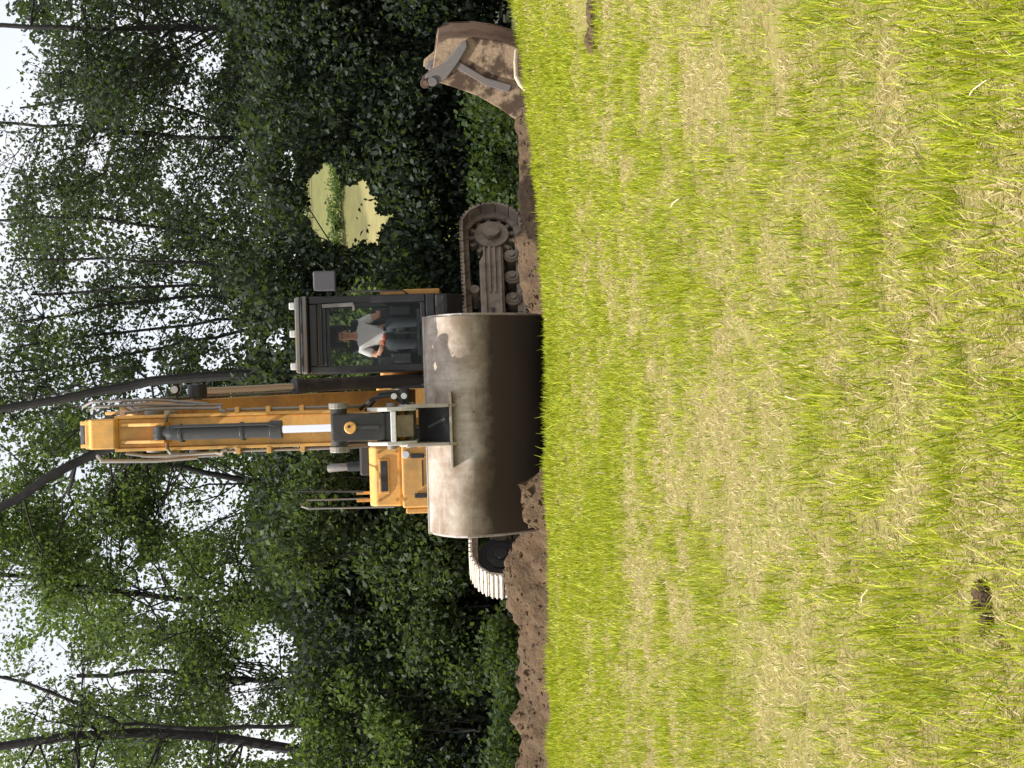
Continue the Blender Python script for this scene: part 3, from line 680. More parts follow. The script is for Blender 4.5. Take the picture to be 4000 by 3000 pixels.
# --- upper structure
u_ = MB(); u_.box(-1.36, 1.40, -1.02, 2.3, .98, 1.22); u_.build('deck', M['charcoal'], ex, .02)
u_ = MB(); u_.prism([(-1.40, 1.75), (1.44, 1.75), (1.44, 2.35), (.95, 2.72), (-.9, 2.72), (-1.40, 2.35)], 1.0, 2.15, 'z')
u_.build('counterweight', M['yellow'], ex, .06, seg=3)
u_ = MB(); u_.box(-1.36, .36, .35, 1.74, 1.22, 2.12)
hood = u_.build('engine_hood', M['yellow'], ex, .05, seg=3)
u_ = MB(); u_.box(.42, 1.42, .72, 1.74, 1.22, 1.93); side = u_.build('side_panel', M['yellow'], ex, .04, seg=3)
u_ = MB()
for k in range(9): u_.box(1.423, 1.435, .85+k*.085, .90+k*.085, 1.42, 1.8).cut()
u_.parts('louvre', M['black'], side)
# dark engine cowl and exhaust behind the tool box
u_ = MB(); u_.box(-1.02, -.48, .36, 1.2, 2.124, 2.38); cowl = u_.build('engine_cowl', M['charcoal'], ex, .03)
e0 = W(1180, 1410, 22.9); e1 = W(1172, 1290, 22.9)
u_ = MB(); u_.cyl(e0-Vector((0,0,.15)), e0.lerp(e1, .45), .07); ep = u_.build('exhaust_pipe', M['charcoal'], ex, .006, smooth=True)
u_ = MB(); u_.tube([e0.lerp(e1, .42), e0.lerp(e1, .9), e1+Vector((-.01, .03, .02))], [.055, .06, .058], 18); u_.build('exhaust_tip', M['grey'], ep, smooth=True)
# tool box (upper) and fuel tank (lower), with the slot, latches, step and rails
tb_ = MB(); tb_.prism([(-.98, 1.725), (.33, 1.725), (.33, 2.16), (-.84, 2.16), (-.96, 2.07)], -1.36, -.57, 'x')
tool = tb_.build('tool_box', M['yellow'], ex, .03, seg=3)
u_ = MB(); u_.box(-1.16, -.76, -.999, -.972, 1.91, 2.0); u_.build('slot', M['black'], tool, .006)
u_ = MB(); u_.box(-1.19, -.73, -.99, -.965, 1.885, 2.025); u_.build('slot_frame', M['yellow'], tool, .01)
bo = MB()
for x in (-1.28, -.65):
    for z in (1.80, 2.03): bo.cyl((x, -.995, z), (x, -.955, z), .018, 10).cut()
bo.parts('bolt', M['yellow_boom'], tool)
tk = MB(); tk.box(-1.38, -.52, -1.08, .32, 1.225, 1.72)
tank = tk.build('fuel_tank', M['yellow'], ex, .03, seg=3)
for x, z0, z1 in ((-.70, 1.42, 1.6), (-1.22, 1.40, 1.56)):
    u_ = MB(); u_.box(x-.03, x+.03, -1.115, -1.083, z0, z1); u_.build('latch', M['black'], tank, .01)
u_ = MB(); u_.box(-1.10, -.76, -1.092, -1.082, 1.44, 1.455); u_.build('seam', M['black'], tank)
u_ = MB(); u_.cyl((-.68, -1.10, 1.66), (-.68, -1.06, 1.66), .05, 18); u_.build('work_lamp', M['lens'], tank, .006)
u_ = MB(); u_.box(-1.46, -1.39, -1.0, .9, 1.22, 1.68); u_.build('side_step', M['yellow'], ex, .015)
a = W(1018, 1480, 20.9); bq = W(1013, 1205, 20.9)
u_ = MB(); u_.tube([a+Vector((0,0,-.2)), bq, bq+Vector((.02, .12, .10)), bq+Vector((.05, .9, .12)), a+Vector((.05, 1.0, .2))], .012, 8); u_.build('handrail', M['grey'], ex, smooth=True)
a = W(1080, 1420, 21.2); bq = W(1082, 1150, 21.2)
u_ = MB(); u_.tube([a, bq], [.016, .010], 8); u_.build('antenna', M['black'], ex, smooth=True)
for v in (1405, 1432):
    pass
u_ = MB(); 
for x in (-1.30, -1.20): u_.box(x-.02, x+.02, -.55, -.50, 2.15, 2.36).cut()
u_.parts('rail_foot', M['yellow_boom'], ex, .005)

# --- cab
cx0, cx1, cy0, cy1, cz0, cz1 = .41, 1.41, -1.2, .62, 1.22, 2.98
cb = MB()
P_ = .055
cb.box(cx0, cx1, cy0, cy1, cz0, cz0+.12)                                         # floor
cb.box(cx0, cx0+.09, cy0, cy0+.08, cz0+.12, cz1-.12); cb.box(cx1-.10, cx1, cy0, cy0+.08, cz0+.12, cz1-.12)   # front pillars
cb.box(cx0, cx0+.08, cy1-.1, cy1, cz0+.12, cz1-.12); cb.box(cx1-.08, cx1, cy1-.1, cy1, cz0+.12, cz1-.12)
cb.box(cx0, cx0+.06, -.3, -.22, cz0+.12, cz1-.12); cb.box(cx1-.06, cx1, -.3, -.22, cz0+.12, cz1-.12)
cb.box(cx0+.09, cx1-.10, cy0+.005, cy0+.07, cz1-.23, cz1-.12)                       # header
cb.box(cx0+.09, cx1-.10, cy0+.005, cy0+.07, cz0+.12, cz0+.19)
cb.box(cx0+.005, cx0+.05, cy0+.08, -.3, cz0+.12, cz0+.45); cb.box(cx0+.005, cx0+.05, -.22, cy1-.1, cz0+.12, cz0+.75)
cb.box(cx1-.05, cx1-.005, -.22, cy1-.1, cz0+.12, cz0+.75)
cb.box(cx0+.08, cx1-.08, cy1-.08, cy1-.01, cz0+.12, cz0+.95)
cab = cb.build('cab', M['cabpaint'], ex, .018, seg=3)
rf = MB(); rf.box(cx0-.01, cx1+.01, cy0-.02, cy1+.02, cz1-.12, cz1-.01)
roof = rf.build('roof', M['cabpaint'], cab, .035, seg=3)
u_ = MB(); u_.prism([(cx0+.0, cz1-.015), (cx1-.0, cz1-.015), (cx1-.02, cz1+.045), (cx0+.02, cz1+.045)], cy0-.12, cy0-.03, 'y'); u_.build('visor', M['grey'], roof, .012)
u_ = MB(); u_.box(cx0+.0, cx1-.0, cy0-.075, cy0-.022, cz1-.10, cz1-.045); u_.build('drip_rail', M['grey'], roof, .012)
for x in (cx0+.10, cx0+.52, cx1-.12):
    u_ = MB(); u_.box(x-.045, x+.045, cy0-.10, cy0-.02, cz1+.047, cz1+.12); rl = u_.build('roof_lamp', M['lens'], roof, .012)
u_ = MB(); u_.box(cx0+.09, cx1-.1, cy0+.03, cy0+.036, cz0+.19, cz1-.23); u_.build('windscreen', M['glass'], cab)
u_ = MB(); u_.box(cx0+.08, cx1-.08, cy1-.05, cy1-.044, cz0+.95, cz1-.12); u_.build('rear_window', M['glass'], cab)
u_ = MB(); u_.box(cx0+.02, cx0+.026, cy0+.08, -.3, cz0+.45, cz1-.12).cut(); u_.box(cx0+.02, cx0+.026, -.22, cy1-.1, cz0+.75, cz1-.12).cut(); u_.parts('side_window', M['glass'], cab)
# seal round the windscreen, two upper cross rails, wiper
u_ = MB()
for z in (cz1-.29, cz1-.34): u_.box(cx0+.10, cx1-.11, cy0-.004, cy0+.028, z, z+.022).cut()
u_.parts('blind_rail', M['black'], cab, .004)
u_ = MB(); u_.bar((cx1-.13, cy0-.02, cz1-.30), (cx1-.115, cy0-.02, cz0+1.05), .05, .03, (0, 1, 0)); u_.bar((cx1-.12, cy0-.02, cz0+1.05), (cx1-.2, cy0-.02, cz0+1.05), .03, .03)
u_.build('wiper', M['grey'], cab, .006)
u_ = MB(); u_.box(cx0+.095, cx1-.105, cy0+.055, cy0+.068, cz1-.385, cz1-.235); u_.build('sun_blind', M['black'], cab, .004)
# left-hand door (image right side) with glass and handle
u_ = MB(); u_.box(cx1-.05, cx1-.004, cy0+.09, -.31, cz0+.12, cz0+.62); u_.box(cx1-.05, cx1-.004, cy0+.09, cy0+.13, cz0+.62, cz1-.13); u_.box(cx1-.05, cx1-.004, -.36, -.31, cz0+.62, cz1-.13)
door = u_.build('door', M['cabpaint'], cab, .012); u_ = MB(); u_.box(cx1-.03, cx1-.024, cy0+.13, -.36, cz0+.62, cz1-.13); u_.build('door_glass', M['glass'], door)
u_ = MB(); u_.tube([(cx1+.0, cy0+.03, cz0+.35), (cx1+.05, cy0+.0, cz0+.42), (cx1+.05, cy0, cz0+1.15), (cx1, cy0+.03, cz0+1.22)], .014, 8); u_.build('grab_rail', M['black'], cab, smooth=True)
# lower front: black valance and step at the cab foot
u_ = MB(); u_.prism([(-1.22, 1.215), (-1.22, 1.06), (-1.0, .86), (-.6, .86), (-.6, 1.215)], .44, 1.40, 'x'); vl = u_.build('cab_step', M['black'], ex, .02)
u_ = MB(); u_.box(.46, 1.38, -1.235, -1.222, 1.10, 1.125); u_.build('tread', M['charcoal'], vl, .004)
u_ = MB(); u_.box(1.415, 1.49, -.9, .6, 1.16, 1.95); u_.build('side_skirt', M['yellow_boom'], ex, .015)
# mirror
ma = W(1902, 1268, 20.75)
u_ = MB(); u_.box(ma.x-.13, ma.x+.13, ma.y-.04, ma.y+.03, ma.z-.145, ma.z+.145); mir = u_.build('mirror', M['mirror'], ex, .02, seg=3)
u_ = MB(); u_.tube([(ma.x, ma.y+.03, ma.z), (ma.x-.08, ma.y+.1, ma.z-.02), (cx1-.03, cy0+.04, ma.z-.05)], .014, 8); u_.tube([(ma.x-.1, ma.y+.02, ma.z-.1), (cx1-.02, cy0+.05, ma.z-.28)], .012, 8); u_.build('mirror_arm', M['black'], mir, smooth=True)
# cab interior: seat, consoles, levers, monitor
u_ = MB(); u_.prism([(-.72, 1.62), (-.2, 1.60), (-.2, 1.74), (-.68, 1.77)], .68, 1.14, 'x'); seat = u_.build('seat', M['leather'], cab, .04, seg=3)
u_ = MB(); u_.prism([(-.28, 1.72), (-.13, 1.72), (.02, 2.42), (-.10, 2.42)], .68, 1.14, 'x'); u_.build('seat_back', M['leather'], seat, .05, seg=3)
u_ = MB(); u_.prism([(-.10, 2.47), (.02, 2.47), (.05, 2.72), (-.06, 2.72)], .74, 1.08, 'x'); u_.build('headrest', M['leather'], seat, .05, seg=3)
for s in (-1, 1):
    u_ = MB(); u_.box(.91+s*.31-.07, .91+s*.31+.07, -.75, -.15, 1.55, 1.83); cs_ = u_.build('console', M['charcoal'], cab, .03, seg=3)
    u_ = MB(); u_.tube([(.91+s*.31, -.66, 1.83), (.91+s*.31, -.68, 1.93), (.91+s*.30, -.67, 2.02)], [.012, .018, .026], 10); u_.build('lever', M['black'], cs_, smooth=True)
u_ = MB(); u_.box(.50, .60, -1.05, -1.02, 1.78, 1.98); u_.build('monitor', M['charcoal'], cab, .01)
for x in (.80, .92, 1.04):
    u_ = MB(); u_.tube([(x, -.86, 1.34), (x, -.9, 1.6), (x, -.88, 1.78)], .012, 8); u_.box(x-.05, x+.05, -1.0, -.86, 1.40, 1.43); u_.build('pedal', M['black'], cab)
u_ = MB(); u_.box(.60, 1.24, -1.0, -.6, 1.342, 1.47); u_.build('floor_mat', M['black'], cab, .02)

# --- boom
def bx(y): return np.interp(y, [-7, -3.5, -1], [-.15, -.115, -.07])
def boom():
    low = [(-.15, 1.55), (-1.2, 2.35), (-2.45, 3.60), (-3.0, 4.0), (-3.7, 4.12), (-5.2, 3.88), (-6.45, 3.58), (-6.75, 3.62)]
    up = [(-.55, 1.85), (-1.5, 3.0), (-2.7, 4.35), (-3.2, 4.66), (-3.9, 4.72), (-5.2, 4.42), (-6.55, 3.98), (-6.80, 3.88)]
    mb = MB(); hw = [.24, .235, .225, .225, .22, .2, .15, .15]
    for i, ((a, b_), (c_, d)) in enumerate(zip(low, up)):
        for q in (-1, 1):
            for yy, zz in ((a, b_), (c_, d)): mb.v.append((bx(yy)+q*hw[i], yy, zz))
    for i in range(len(low)-1):
        o = i*4; p = o+4    # o: left low, left up, right low, right up
        mb.f += [(o, o+1, p+1, p), (o+2, p+2, p+3, o+3), (o, p, p+2, o+2), (o+1, o+3, p+3, p+1)]
    mb.f += [(0, 2, 3, 1), (28, 29, 31, 30)]
    bo = mb.build('boom', M['yellow_boom'], ex, .012)
    s_ = MB(); s_.cyl((bx(-.35)-.34, -.35, 1.72), (bx(-.35)+.34, -.35, 1.72), .1); s_.build('foot_pin', M['grey'], bo, .01, smooth=True)
    s_ = MB(); s_.prism([(-.85, 1.22), (.2, 1.22), (-.1, 1.9), (-.55, 1.9)], bx(-.3)-.30, bx(-.3)-.25, 'x').cut(); s_.prism([(-.85, 1.22), (.2, 1.22), (-.1, 1.9), (-.55, 1.9)], bx(-.3)+.25, bx(-.3)+.30, 'x').cut(); s_.parts('boom_bracket', M['charcoal'], ex, .01)
    # lift cylinders: barrel low at the front of the deck, rod up to the middle of the boom
    for q in (-1, 1):
        a = Vector((bx(-.95)+q*.36, -1.0, 1.38)); e = Vector((bx(-2.9)+q*.33, -2.9, 4.02)); mlt = a.lerp(e, .60)
        s_ = MB(); s_.cyl(a, mlt, .085, 22); s_.cyl(mlt-(e-a).normalized()*.12, mlt, .10, 22); s_.cyl(a-Vector((.07, 0, 0)), a+Vector((.07, 0, 0)), .11, 18)
        lc = s_.build('lift_cylinder', M['black'], bo, .006, smooth=True)
        s_ = MB(); s_.cyl(mlt, e, .045, 18); s_.build('rod', M['chrome'], lc, smooth=True)
        s_ = MB(); s_.cyl(e-Vector((.08, 0, 0)), e+Vector((.08, 0, 0)), .115, 18); s_.build('rod_eye', M['black'], lc, .01, smooth=True)
    s_ = MB(); s_.cyl((bx(-2.9)-.42, -2.9, 4.02), (bx(-2.9)+.42, -2.9, 4.02), .05); s_.build('lift_pin', M['grey'], bo, smooth=True)
    # boom lamp
    c = Vector((bx(-3.2)+.36, -3.25, 4.22)); s_ = MB(); s_.cyl(c+Vector((0, .06, 0)), c+Vector((0, -.03, 0)), .055, 18); s_.bar(c+Vector((-.16, .04, -.02)), c+Vector((0, .03, -.02)), .03, .03); lm = s_.build('boom_lamp', M['black'], bo, .008, smooth=True)
    s_ = MB(); s_.cyl(c+Vector((0, -.031, 0)), c+Vector((0, -.045, 0)), .043, 18); s_.build('lens', M['lens'], lm, smooth=True)
    # stick cylinder on top of the boom
    a = Vector((bx(-3.3), -3.35, 4.92)); e = Vector((bx(-6.8), -6.78, 4.40)); mlt = a.lerp(e, .62)
    s_ = MB(); s_.cyl(a, mlt, .085, 22); s_.cyl(mlt-(e-a).normalized()*.12, mlt, .10, 22); sc_ = s_.build('stick_cylinder', M['black'], bo, .006, smooth=True)
    s_ = MB(); s_.cyl(mlt, e, .045, 18); s_.build('rod', M['chrome'], sc_, smooth=True)
    s_ = MB()
    for q in (-1, 1): s_.prism([(-3.1, 4.6), (-3.7, 4.65), (-3.42, 5.0), (-3.25, 5.0)], bx(-3.3)+q*.11-.02, bx(-3.3)+q*.11+.02, 'x').cut()
    s_.parts('cylinder_ear', M['yellow_boom'], bo, .008)
    # steel hose pipes along both sides of the boom
    for q in (-1, 1):
        s_ = MB()
        for k, off in enumerate((.06, .14)):
            s_.tube([(bx(c_)+q*(hw[i]+.03), c_+(a-c_)*off*1.6, d+(b_-d)*off*1.6) for i, ((a, b_), (c_, d)) in enumerate(zip(low, up))][1:7], .014, 8).cut()
        s_.parts('hose_pipe', M['grey'], bo, smooth=True)
    return bo
boom()

# --- stick
SX = -.15
def hD(v, D=14.75): return EYE + (1900-v)*D/FPX - PIT
def stick():
    front = [(-7.24, 4.28), (-7.30, 2.0), (-7.33, 1.36)]
    back = [(-7.10, 1.30), (-6.98, 1.6), (-6.62, 3.3), (-6.46, 3.62), (-6.52, 3.86), (-6.82, 4.12), (-6.92, 4.30)]
    s_ = MB(); s_.prism(front+back, SX-.135, SX+.135, 'x'); sk = s_.build('stick', M['yellow'], ex, .012)
    s_ = MB()      # flanges: the side plates stand a little proud of the front plate
    for q in (-1, 1): s_.prism([(-7.275, 4.0), (-7.335, 1.95), (-7.30, 1.95), (-7.22, 4.0)], SX+q*.15-.014, SX+q*.15+.014, 'x').cut()
    s_.parts('side_flange', M['yellow'], sk, .004)
    s_ = MB()      # nose box at the top with two ears and a pin
    s_.prism([(-7.27, hD(465)), (-7.33, hD(455)), (-7.33, hD(365)), (-7.27, hD(350)), (-6.93, hD(350)), (-6.93, hD(465))], SX-.137, SX+.137, 'x')
    s_.build('nose_box', M['yellow'], sk, .012)
    s_ = MB()
    for q in (-1, 1): s_.prism([(-7.25, hD(352)), (-7.22, hD(312)), (-7.0, hD(312)), (-6.92, hD(352))], SX+q*.105-.018, SX+q*.105+.018, 'x').cut()
    s_.parts('ear', M['yellow'], sk, .006)
    s_ = MB(); s_.cyl((SX-.085, -7.1, hD(330)), (SX+.085, -7.1, hD(330)), .07, 20); s_.build('ear_pin', M['black'], sk, .004, smooth=True)
    s_ = MB()      # two ribs that carry the cylinder foot
    for q in (-1, 1): s_.prism([(-7.26, hD(470)), (-7.28, hD(480)), (-7.40, hD(600)), (-7.42, hD(655)), (-7.26, hD(665))], SX+q*.078-.014, SX+q*.078+.014, 'x').cut()
    s_.parts('cylinder_rib', M['yellow'], sk, .005)
    # bucket cylinder
    cy = -7.43; z0, z1, z2 = hD(640), hD(1105), hD(1300)
    s_ = MB(); s_.tube([(SX, cy, z0+.05), (SX, cy, z0-.02), (SX, cy, z0-.10)], [.045, .05, .07], 24); s_.cyl((SX, cy, z0-.10), (SX, cy, z1), .07, 28)
    s_.cyl((SX, cy, z1+.10), (SX, cy, z1-.01), .084, 28)
    for z in (hD(720), hD(955)): s_.cyl((SX, cy, z-.016), (SX, cy, z+.016), .080, 28); s_.bar((SX-.075, cy, z), (SX-.075, cy+.14, z), .03, .03)
    s_.cyl((SX-.06, cy, z0+.0), (SX+.06, cy, z0+.0), .06, 20)
    cyl_ = s_.build('bucket_cylinder', M['charcoal'], sk, .004, smooth=True)
    s_ = MB(); s_.cyl((SX, cy, z1), (SX, cy, z2-.05), .037, 24); s_.build('rod', M['chrome'], cyl_, smooth=True)
    s_ = MB(); s_.tube([(SX+.05, cy-.07, hD(700)), (SX+.055, cy-.075, hD(760)), (SX+.055, cy-.075, hD(1050)), (SX+.03, cy-.07, hD(1090))], .011, 8); s_.build('feed_pipe', M['charcoal'], cyl_, smooth=True)
    # hydraulic pipes on the flanks with their bent ends and clamps
    for q in (-1, 1):
        s_ = MB()
        xx = SX+q*.185
        s_.tube([(SX+q*.10, -7.30, hD(655)), (SX+q*.14, -7.36, hD(660)), (xx, -7.33, hD(668)), (xx, -7.2, hD(690))], .017, 10).cut()
        s_.tube([(xx, -7.16, hD(480)), (xx+q*.03, -7.14, hD(560)), (xx+q*.03, -7.12, hD(690)), (xx+q*.02, -7.14, hD(830)), (xx+q*.03, -7.24, hD(862)), (xx, -7.31, hD(868)), (xx-q*.01, -7.31, hD(885))], .015, 10).cut()
        s_.tube([(xx+q*.04, -6.95, hD(520)), (xx+q*.06, -6.95, hD(700)), (xx+q*.05, -6.96, hD(850))], .013, 8).cut()
        s_.tube([(xx+q*.005, -7.25, hD(885)), (xx+q*.005, -7.28, hD(1290))], .013, 8).cut()
        s_.parts('steel_pipe', M['grey'], sk, smooth=True)
        s_ = MB()
        for v in (930, 1050, 1180): s_.box(xx-.03, xx+.03, -7.32, -7.2, hD(v)-.02, hD(v)+.02).cut()
        s_.parts('pipe_clamp', M['yellow'], sk, .004)
    s_ = MB(); s_.tube([(SX+.22, -6.7, 4.35), (SX+.25, -6.95, 4.25), (SX+.26, -7.0, 3.8), (SX+.24, -7.0, 3.3)], .014, 10).cut(); s_.tube([(SX+.25, -6.6, 4.45), (SX+.30, -6.85, 4.30), (SX+.30, -6.9, 3.7), (SX+.25, -6.95, 3.2)], .014, 10).cut()
    s_.tube([(SX-.22, -6.7, 4.3), (SX-.26, -6.95, 4.2), (SX-.27, -7.0, 3.7), (SX-.25, -7.0, 3.3)], .018, 10).cut()
    s_.parts('hose', M['grey'], sk, smooth=True)
    s_ = MB(); s_.cyl((SX-.2, -6.64, 3.76), (SX+.2, -6.64, 3.76), .09); s_.build('boom_pin', M['grey'], sk, .01, smooth=True)
    # linkage: black bucket link, side links, yellow pin cap
    zt, zb = hD(1318, 14.45), hD(1500, 14.4)
    s_ = MB(); s_.prism([(-7.56, zt+.06), (-7.42, zt+.06), (-7.40, zb), (-7.56, zb)], SX-.125, SX+.125, 'x')
    s_.cyl((SX-.20, -7.47, zt), (SX+.20, -7.47, zt), .075, 20)
    lk = s_.build('bucket_link', M['black'], ex, .015, seg=2)
    s_ = MB(); s_.box(SX-.015, SX+.015, -7.585, -7.562, zb+.05, zt-.14); s_.build('link_rib', M['charcoal'], lk, .004)
    s_ = MB(); s_.cyl((SX+.0, -7.555, zt-.11), (SX+.0, -7.60, zt-.11), .055, 24); s_.build('pin_cap', M['yellow'], lk, .01, smooth=True)
    s_ = MB(); s_.cyl((SX+.01, -7.60, zt-.10), (SX+.01, -7.612, zt-.10), .014, 12); s_.build('grease_nipple', M['black'], lk)
    s_ = MB()
    for q in (-1, 1): s_.bar((SX+q*.185, -7.47, zt), (SX+q*.185, -7.05, zt-.2), .03, .12); s_.cyl((SX+q*.17, -7.47, zt), (SX+q*.225, -7.47, zt), .09, 18).cut()
    s_.parts('side_link', M['grey'], ex, .008)
    # quick coupler
    s_ = MB(); s_.box(SX-.14, SX+.14, -7.52, -7.20, zb-.11, zb+.04)
    s_.build('coupler_head', M['charcoal'], ex, .02)
    s_ = MB(); zc_ = hD(1600, 14.4)
    for q in (-1, 1):
        s_.prism([(-7.60, zb-.02), (-7.55, zb+.13), (-7.44, zb+.17), (-7.30, zb+.10), (-7.12, zb-.02), (-7.1, zc_-.05), (-7.50, zc_-.05), (-7.58, zb-.15)], SX+q*.155-.018, SX+q*.155+.018, 'x')
    s_.box(SX-.137, SX+.137, -7.60, -7.55, zb-.10, zb-.05)
    s2_ = MB(); s2_.prism([(-7.57, zb-.104), (-7.54, zb-.104), (-7.44, zc_-.02), (-7.48, zc_-.02)], SX-.10, SX+.10, 'x')
    cpl = s_.build('coupler', M['palegrey'], ex, .008)
    s2_.build('coupler_plate', M['track'], cpl, .006)
    s_ = MB()
    for z, y in ((zb-.05, -7.42), (zc_+.02, -7.22)): s_.cyl((SX-.21, y, z), (SX+.21, y, z), .045, 18).cut()
    s_.parts('coupler_pin', M['grey'], cpl, .005, smooth=True)
    s_ = MB()
    s_.tube([(SX+.16, -7.2, 1.75), (SX+.26, -7.35, 1.62), (SX+.28, -7.4, 1.45), (SX+.2, -7.45, 1.33)], .016, 8).cut(); s_.tube([(SX+.14, -7.2, 1.7), (SX+.30, -7.3, 1.55), (SX+.31, -7.38, 1.40), (SX+.18, -7.42, 1.28)], .016, 8).cut()
    s_.parts('coupler_hose', M['rubber'], cpl, smooth=True)
    for z in (1.42, 1.33):
        s_ = MB(); s_.cyl((SX+.27, -7.44, z), (SX+.27, -7.50, z), .028, 12); s_.build('hose_coupling', M['lens'], cpl, .004, smooth=True)
stick()

# --- wide grading bucket, its curved back to the camera
def bucket():
    bxc = -.165; hw = 1.0
    prof = [(-6.93, 1.135), (-7.08, 1.09), (-7.25, 1.01), (-7.38, .90), (-7.43, .79), (-7.41, .66), (-7.31, .48), (-7.17, .31), (-7.01, .17), (-6.84, .08), (-6.6, .02), (-6.35, .01)]
    # smooth the curve
    pts = []
    for i in range(len(prof)-1):
        p0 = prof[max(i-1, 0)]; p1 = prof[i]; p2 = prof[i+1]; p3 = prof[min(i+2, len(prof)-1)]
        for k in range(4):
            t = k/4; pts.append(tuple(.5*((2*p1[j]) + (-p0[j]+p2[j])*t + (2*p0[j]-5*p1[j]+4*p2[j]-p3[j])*t*t + (-p0[j]+3*p1[j]-3*p2[j]+p3[j])*t**3) for j in (0, 1)))
    pts.append(prof[-1])
    th = .022; n_ = len(pts); mb = MB(); nxs = 41
    def nrm(i):
        a = Vector(pts[max(i-1, 0)]); b_ = Vector(pts[min(i+1, n_-1)]); d = (b_-a).normalized(); return Vector((d.y, -d.x))
    for side in (0, 1):
        for k in range(nxs):
            x = bxc - hw + 2*hw*k/(nxs-1)
            for i, p in enumerate(pts):
                q = nrm(i); dent = (vnoise(x, i*.08, 2.5, 31)-.5)*.018*(4 < i < n_-3)
                o = (dent if side == 0 else dent+th); mb.v.append((x, p[0]+q.x*o*(-1 if q.x*0 else 1)*1, p[1]+q.y*o))
    N = nxs*n_
    for k in range(nxs-1):
        for i in range(n_-1):
            a = k*n_+i; mb.f.append((a, a+1, a+n_+1, a+n_)); mb.f.append((N+a, N+a+n_, N+a+n_+1, N+a+1))
    for k in range(nxs-1):
        for i in (0, n_-1): a = k*n_+i; mb.f.append((a, a+n_, N+a+n_, N+a))
    for k in (0, nxs-1):
        for i in range(n_-1): a = k*n_+i; mb.f.append((a, a+1, N+a+1, N+a))
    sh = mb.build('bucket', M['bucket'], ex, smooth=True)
    mb = MB()
    for q in (-1, 1):
        x = bxc+q*(hw+.012); mb.prism([(p[0]-.018*(i > 2), p[1]) for i, p in enumerate(prof)]+[(-6.35, .05), (-6.62, .55), (-6.80, 1.10)], x-.012, x+.012, 'x').cut()
    mb.parts('side_plate', M['bucketgrey'], sh, .005)
    mb = MB(); mb.prism([(-6.97, 1.10), (-6.97, 1.165), (-6.90, 1.165), (-6.90, 1.10)], bxc-hw-.02, bxc+hw+.02, 'x'); mb.build('top_bar', M['bucketgrey'], sh, .006)
    mb = MB(); mb.prism([(-6.62, -.03), (-6.62, .002), (-6.25, .0), (-6.25, -.02)], bxc-hw, bxc+hw, 'x'); mb.build('cutting_edge', M['grey'], sh)
    # hanger box between two ears with a cross plate and a stiffening strip
    mb = MB(); zt = 1.36
    for q in (-1, 1):
        mb.prism([(-6.98, 1.17), (-7.12, zt+.02), (-7.44, zt+.03), (-7.56, zt-.05), (-7.52, .93), (-7.44, .86), (-7.28, .97), (-7.1, 1.1)], SX+q*.175-.016, SX+q*.175+.016, 'x').cut()
    mb.parts('hanger_ear', M['bucketgrey'], sh, .006)
    mb = MB(); mb.prism([(-7.50, .925), (-7.40, .925), (-7.40, .900), (-7.50, .900)], SX-.40, SX+.30, 'x')
    mb.build('stiffener_strip', M['bucketgrey'], sh, .005)
    mb = MB(); mb.prism([(-7.50, .93), (-7.47, .93), (-7.12, 1.22), (-7.15, 1.22)], SX-.158, SX+.158, 'x'); mb.bar((SX+.06, -7.52, .96), (SX-.02, -7.44, 1.12), .025, .02)
    mb.build('hanger_plate', M['charcoal'], sh, .004)
    mb = MB(); mb.prism([(-7.03, 1.113), (-7.035, 1.117), (-7.095, 1.097), (-7.09, 1.093)], bxc-.90, bxc-.73, 'x'); mb.build('drain_slot', M['black'], sh)
    # clods stuck to the back
    mb = MB(); rr = random.Random(5)
    for (u, v, r) in ((1515, 1790, .045), (1500, 1775, .03), (1620, 1770, .03), (1450, 1800, .03), (1390, 1850, .02), (1040, 1800, .02), (1560, 1850, .025)):
        i = min(range(n_), key=lambda i: abs((EX.z+pts[i][1]) - at(u, v, 14.5).z) + (0 if i < 26 else 9)); p = pts[i]; x = at(u, v, 14.5).x-EX.x
        c = Vector((x, p[0], p[1])); q = nrm(i)
        ring_ = []
        for k in range(9):
            a = k*.698; ring_.append(c + Vector((math.cos(a)*r*rr.uniform(.6, 1.4), 0, math.sin(a)*r*rr.uniform(.5, 1.3))) + Vector((0, .006, 0)))
        for k in range(9):
            zz = ring_[k].z; j = min(range(26), key=lambda i: abs(pts[i][1]-zz)); ring_[k].y = pts[j][0]+.004
        tip = c + Vector((0, -.03, .01)); mb.add(ring_+[tip], [(k, (k+1) % 9, 9) for k in range(9)]).cut()
    mb.parts('mud_clod', M['soil'], sh)
bucket()

# ------------------------------------------------------------------ operator
def skin_body(name, joints, edges, mtl, parent, sub=2):
    me = bpy.data.meshes.new(name); me.from_pydata([j[0] for j in joints], edges, [])
    o = link(name, me, mtl, parent); md = o.modifiers.new('skin', 'SKIN'); md.use_smooth_shade = True
    for i, j in enumerate(joints):
        r = j[1] if isinstance(j[1], tuple) else (j[1], j[1]); me.skin_vertices[0].data[i].radius = r
    me.skin_vertices[0].data[0].use_root = True
    s = o.modifiers.new('sub', 'SUBSURF'); s.levels = s.render_levels = sub; return o
def ball(mb, c, r, n=14):
    c = Vector(c); rr = r if isinstance(r, tuple) else (r, r, r); b = len(mb.v)
    for i in range(1, n):
        t = math.pi*i/n
        for k in range(n): a = 2*math.pi*k/n; mb.v.append((c.x+rr[0]*math.sin(t)*math.cos(a), c.y+rr[1]*math.sin(t)*math.sin(a), c.z+rr[2]*math.cos(t)))
    for i in range(n-2):
        for k in range(n): k2 = (k+1) % n; mb.f.append((b+i*n+k, b+i*n+k2, b+(i+1)*n+k2, b+(i+1)*n+k))
    mb.f.append(tuple(b+k for k in range(n))[::-1]); mb.f.append(tuple(b+(n-2)*n+k for k in range(n)))
